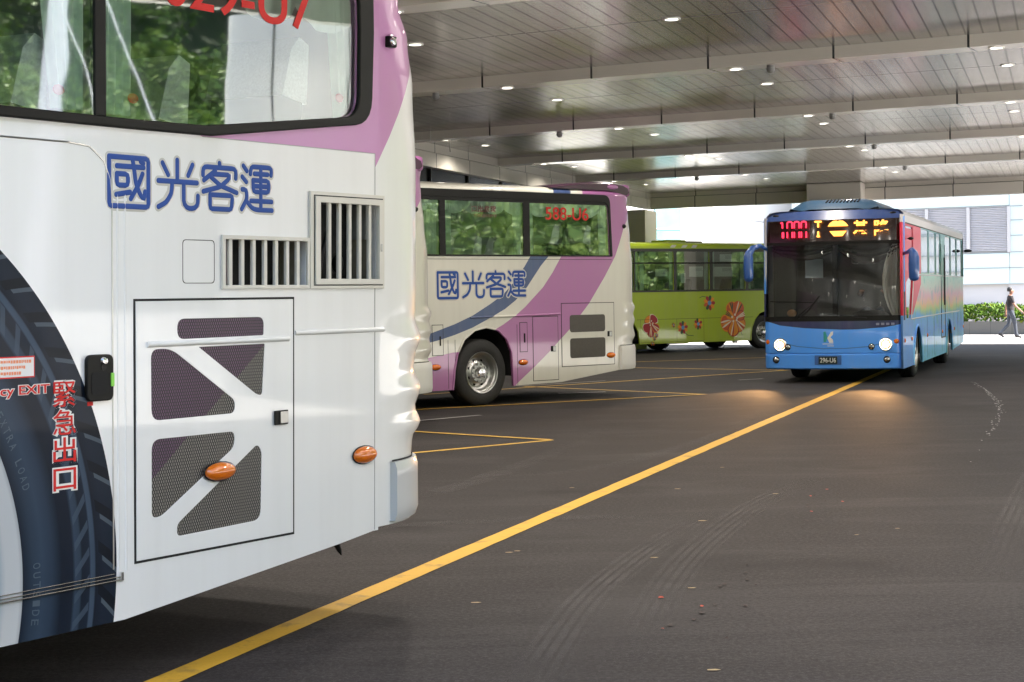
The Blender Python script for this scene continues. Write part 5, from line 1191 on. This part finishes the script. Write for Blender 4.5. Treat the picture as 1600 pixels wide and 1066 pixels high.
mb = MB(); leaves(mb, 24000, hbox, .075, lambda rs: int(rs.choice([0, 1, 2], p=[.5, .38, .12])), seed=4)
hedge = thing('hedge', 'bright green clipped hedge growing in the stone planter', 'hedge', (hb.x, hb.y, 0)); 
o = mb.build('foliage', lm, hedge); o.matrix_parent_inverse = hedge.matrix_basis.inverted()
mb = MB(); random.seed(2)
for k in range(90):
    a = -8.6 + k * .36; p = hp(a, random.uniform(.2, 1.0)); mb.tube([(p[0], p[1], .42), (p[0] + random.gauss(0, .06), p[1], .95)], .012, 5)
o = mb.build('stems', simple('hedge_stem', (.06, .045, .03), .8), hedge); o.matrix_parent_inverse = hedge.matrix_basis.inverted()
# office building with aqua bands and louvres; facade parallel to the end fascia
fb = Vector((18.04, 75.0)); fd = Vector((.90, -.436)).normalized(); fn = Vector((-fd.y, fd.x))
def fp(a, b): p = fb + fd * a + fn * b; return (p.x, p.y)
def slab(a0, a1, b0, b1, z0, z1, mb=None): return (mb or MB()).prism([fp(a0, b0), fp(a1, b0), fp(a1, b1), fp(a0, b1)], z0, z1)
off = thing('office_building', 'pale aqua panelled building with grey louvres beyond the planter', 'building')
aq = simple('aqua_panel', (.50, .575, .565), .3, coat=.4, var=.04, scale=.7); wh = simple('white_wall', (.42, .40, .395), .6, var=.03, scale=.7); lv = simple('louvre_blade', (.72, .69, .70), .5); jg = simple('joint_grey', (.24, .25, .25), .7)
slab(-6, 3.52, .12, 9, 0, 14).build('wall', wh, off)
mb = slab(-6, 3.5, 0, .12, 5.2, 6.2); slab(-6, 3.5, 0, .12, 1.85, 3.17, mb); slab(3.52, 4.1, 0, .12, 1.85, 6.2, mb); mb.build('aqua_panels', aq, off, bevel=.01)
mb = MB()
for z in (2.53, 3.2, 3.9, 4.55, 1.84): slab(3.50 if z > 3.3 else -6, 4.12, -.02, .0, z, z + .03, mb)
slab(-6, 4.1, -.015, 0, 5.14, 5.18, mb); mb.build('panel_joint', jg, off)
mb = MB()
for i in range(26):
    z = 3.28 + i * .074
    for a0, a1 in ((-3.5, -.05), (.05, 1.72), (1.86, 3.42)): mb.add([(*fp(a0, -.02), z), (*fp(a1, -.02), z), (*fp(a1, .10), z + .055), (*fp(a0, .10), z + .055)], [(0, 1, 2, 3)])
mb.build('louvre', lv, off)
for a in (-.05, 1.72, 3.42): slab(a, a + .14, -.05, .1, 3.2, 5.15).build('louvre_post', wh, off)
slab(3.45, 4.1, .02, 1.3, .9, 1.84).build('wall_return', wh, off)
slab(-6, 12, -.3, .1, .0, .95).build('plinth', simple('plinth_pink_grey', (.30, .27, .26), .6), off)
mb = slab(3.6, 14, 1.2, 9, 0, 4.6); slab(4.3, 14, 1.6, 9, 4.6, 12, mb); mb.build('side_wing', wh, off)
o = slab(4.9, 6.2, 1.15, 1.2, 4.7, 5.8).build('window', simple('pale_window', (.12, .16, .18), .1, coat=.5), off)
mb = slab(4.2, 14, 1.12, 1.2, 3.95, 4.1); slab(4.2, 14, 1.12, 1.2, 3.1, 3.14, mb); slab(4.2, 14, 1.12, 1.2, 2.4, 2.44, mb); mb.build('ledge', jg, off)
wb = thing('white_building', 'sunlit white building with one blue glass strip seen past the canopy edge', 'building')
MB().prism([(1.5, 72.5), (16.5, 82.4), (9, 94), (-6, 84)], 0, 16).build('wall', simple('bright_white_wall', (.78, .78, .77), .6, var=.02, scale=.5), wb)
WD = Vector((15, 9.9)).normalized(); WN = Vector((WD.y, -WD.x))
def wslab(a0, a1, b0, b1, z0, z1, mb=None):
    P = [Vector((1.5, 72.5)) + WD * a + WN * b for a, b in ((a0, b0), (a1, b0), (a1, b1), (a0, b1))]; return (mb or MB()).prism([tuple(p) for p in P], z0, z1)
f = wslab(5.75, 7.2, .01, .06, 0, 7).build('window', simple('aqua_glass', (.14, .30, .33), .15, coat=.5, var=.3, scale=1.2), wb)
mb = MB()
for z in (1.5, 3.0, 4.5, 6.0): wslab(5.75, 7.2, .06, .09, z, z + .06, mb)
mb.build('window_frame', wh, f)
mb = MB(); mb.tube([(6.9, 70, 5.6), (9.6, 70, 4.6), (13, 70, 4.1)], .012, 5); o = mb.build('overhead_cable', M['black'], None); tag(o, 'thin overhead cable sagging in front of the sunlit white building', 'cable')
mb = MB(); mb.tube([(5.0, 72, 4.15), (8.0, 72, 3.55), (12, 72, 3.0)], .012, 5); o = mb.build('overhead_cable', M['black'], None); tag(o, 'lower thin cable just above the roof of the green bus', 'cable')

# ================================================================== HILLSIDE to the right (seen mirrored in the windows), added dark bank behind
def hz(x, y): return max(max(0.0, (-y - 26 + 2 * math.sin(x * .1))) * .6, 0.0, (x - 40 + 3 * math.sin(y * .06)) * .56) * (1 if x < 95 else max(.0, 1)) - .05 + 1.4 * math.sin(x * .21 + y * .13) * min(1, max(0, (x - 38) / 20))  # the slope behind the camera is added to keep mirrored views dark
rings = [[(x, y, hz(x, y)) for x in np.linspace(-70, 125, 70)] for y in np.linspace(-90, 140, 70)]
hl_ = MB().loft(rings).build('hill', simple('hill_undergrowth', (.022, .04, .009), .9, scale=.7, var=.7), None, smooth=80); tag(hl_, kind='structure')
rs = np.random.RandomState(8); mb = MB()
def crown_spot(k):
    if k < 490: x = 40 + 65 * rs.beta(.75, 1.2); return x, rs.uniform(-45, 105)
    return rs.uniform(-60, 50), -26 - 30 * rs.beta(.8, 1.6)  # unseen trees added behind the camera to darken the windscreen reflection
fm = [leafm('forest_leaf_dark', (.035, .075, .015), (.06, .11, .022)), leafm('forest_leaf_mid', (.13, .21, .045), (.19, .27, .07)), leafm('forest_leaf_light', (.24, .34, .08), (.33, .41, .12))]
VV = []; MM = []
spots = [(40.5 + 3.0 * i + rs.normal() * .8, -28 + 3.1 * j + rs.normal() * .8, 0) for i in range(8) for j in range(36)] + [(*crown_spot(k), 1) for k in range(150)] + [(*crown_spot(999), 2) for k in range(130)]
for k, (x, y, kind) in enumerate(spots):
    r_ = rs.uniform(1.5, 2.7) if kind == 0 else rs.uniform(1.6, 3.4); z0 = hz(x, y) + r_ * .75; tone = rs.choice([0, 1, 1, 2, 2])
    nl = 1300 if kind == 0 else 420
    d = rs.normal(size=(nl, 3)); d /= np.linalg.norm(d, axis=1)[:, None]; d *= (rs.uniform(.35, 1.0, nl) ** .5)[:, None] * np.array((1, 1, .85)) * r_
    lumps = 1 + .3 * np.sin(d[:, 0] * 2.3 + k) * np.cos(d[:, 1] * 1.9) + .18 * np.sin(d[:, 2] * 3.1 + k * 2)
    d *= lumps[:, None]
    c = np.array((x, y, z0)) + d; a = rs.normal(size=(nl, 3)); a /= np.linalg.norm(a, axis=1)[:, None]; b = np.cross(a, rs.normal(size=(nl, 3))); b /= np.linalg.norm(b, axis=1)[:, None]
    s_ = rs.uniform(.07, .15, nl)[:, None] * (1 if kind == 0 else 2.0); tn = np.clip(tone + rs.choice([-1, 0, 0, 1], nl), 0, 2)
    VV.append(np.stack([c - a * s_, c + b * s_ * .6, c + a * s_, c - b * s_ * .6], 1).reshape(-1, 3)); MM.append(tn)
VV = np.concatenate(VV); MM = np.concatenate(MM).astype(np.int32); nf_ = len(MM)
me = bpy.data.meshes.new('forest'); me.vertices.add(len(VV)); me.vertices.foreach_set('co', VV.ravel().astype(np.float32)); me.loops.add(nf_ * 4); me.loops.foreach_set('vertex_index', np.arange(nf_ * 4, dtype=np.int32)); me.polygons.add(nf_)
me.polygons.foreach_set('loop_start', np.arange(0, nf_ * 4, 4, dtype=np.int32)); me.polygons.foreach_set('material_index', MM)
for q in fm: me.materials.append(q)
me.update(calc_edges=True); me.validate()
o = link(bpy.data.objects.new('forest', me)); mb = MB()
tag(o, 'sunlit wooded hillside mirrored in the bus windows, plus trees added behind the camera', 'forest', kind='stuff')
def roadtree(x, y, h, seed, lab):
    t = thing('roadside_tree', lab, 'tree', (x, y, 0)); rs = np.random.RandomState(seed); mb = MB()
    mb.tube([(0, 0, 0), (.1, .05, h * .25), (.0, .1, h * .5), (.1, .1, h * .8)], [.16, .13, .09, .03], 8)
    tips = []
    for k in range(11):
        a = rs.uniform(0, 6.28); z = h * rs.uniform(.28, .7); L_ = rs.uniform(.9, 1.9); e = (L_ * math.cos(a), L_ * math.sin(a), z + rs.uniform(.4, 1.2)); mb.tube([(0.05, .08, z), (e[0] * .5, e[1] * .5, z + .35), e], [.06, .045, .015], 6); tips.append(e)
    mb.build('trunk', simple('bark', (.05, .04, .03), .9, scale=8), t, smooth=60)
    mb = MB()
    for e in tips + [(0, 0, h * .9)]:
        leaves(mb, 560, lambda r2: np.array(e) + r2.normal(size=3) * np.array((.5, .5, .36)), .06, lambda r2: int(r2.choice([0, 1, 2])), seed=seed + int(e[0] * 50) % 97)
    mb.build('crown', fm, t)
for i, (x, y, h) in enumerate(((29, 44, 5.6), (31, 36, 5.2), (30, 52, 6.0), (33, 28, 5.5))):
    roadtree(x, y, h, 30 + i, ['slim roadside tree mirrored at the left of the green bus windows', 'low roadside tree mirrored beside the striped coach', 'tall roadside tree mirrored in the middle of the green bus windows', 'roadside tree right of the canopy mirrored in the striped coach'][i])
mast = thing('light_mast', 'white cable-stayed light mast mirrored in the foreground coach window', 'street lamp', (21.5, 10.2, 0))
wm_ = simple('mast_white_paint', (.70, .70, .76), .4)
MB().tube([(.4, -.2, 0), (0, 0, 3.5), (-.7, .1, 7), (-1.6, .2, 10)], [.22, .20, .16, .10], 14).build('pole', wm_, mast, smooth=60)
mb = MB(); mb.tube([(.05, 0, 3.6), (.6, .6, 3.75), (1.0, 1.1, 3.8)], .06, 8); mb.build('arm', wm_, mast, smooth=60)
for dx in (0, 1.0):
    mb = MB().loft([[(1.0 + dx * .5 + .1 * k, 1.0 + dx + .24 * k, 3.8 + .10 * math.sin(k * .6) - (0 if q < 2 else .05)) if True else None for q in range(4)] for k in range(7)]) if False else MB().ball((1.1 + dx * .55, 1.5 + dx, 3.85), .22, .62, .09, 16, 6)
    mb.build('lamp_head', wm_, mast, smooth=60)
mb = MB(); mb.tube([(-.5, .05, 6), (1.0, 1.1, 3.85)], .02, 6); mb.tube([(-.9, .1, 7.5), (1.5, 2.2, 3.9)], .02, 6); mb.build('stay_cable', wm_, mast)
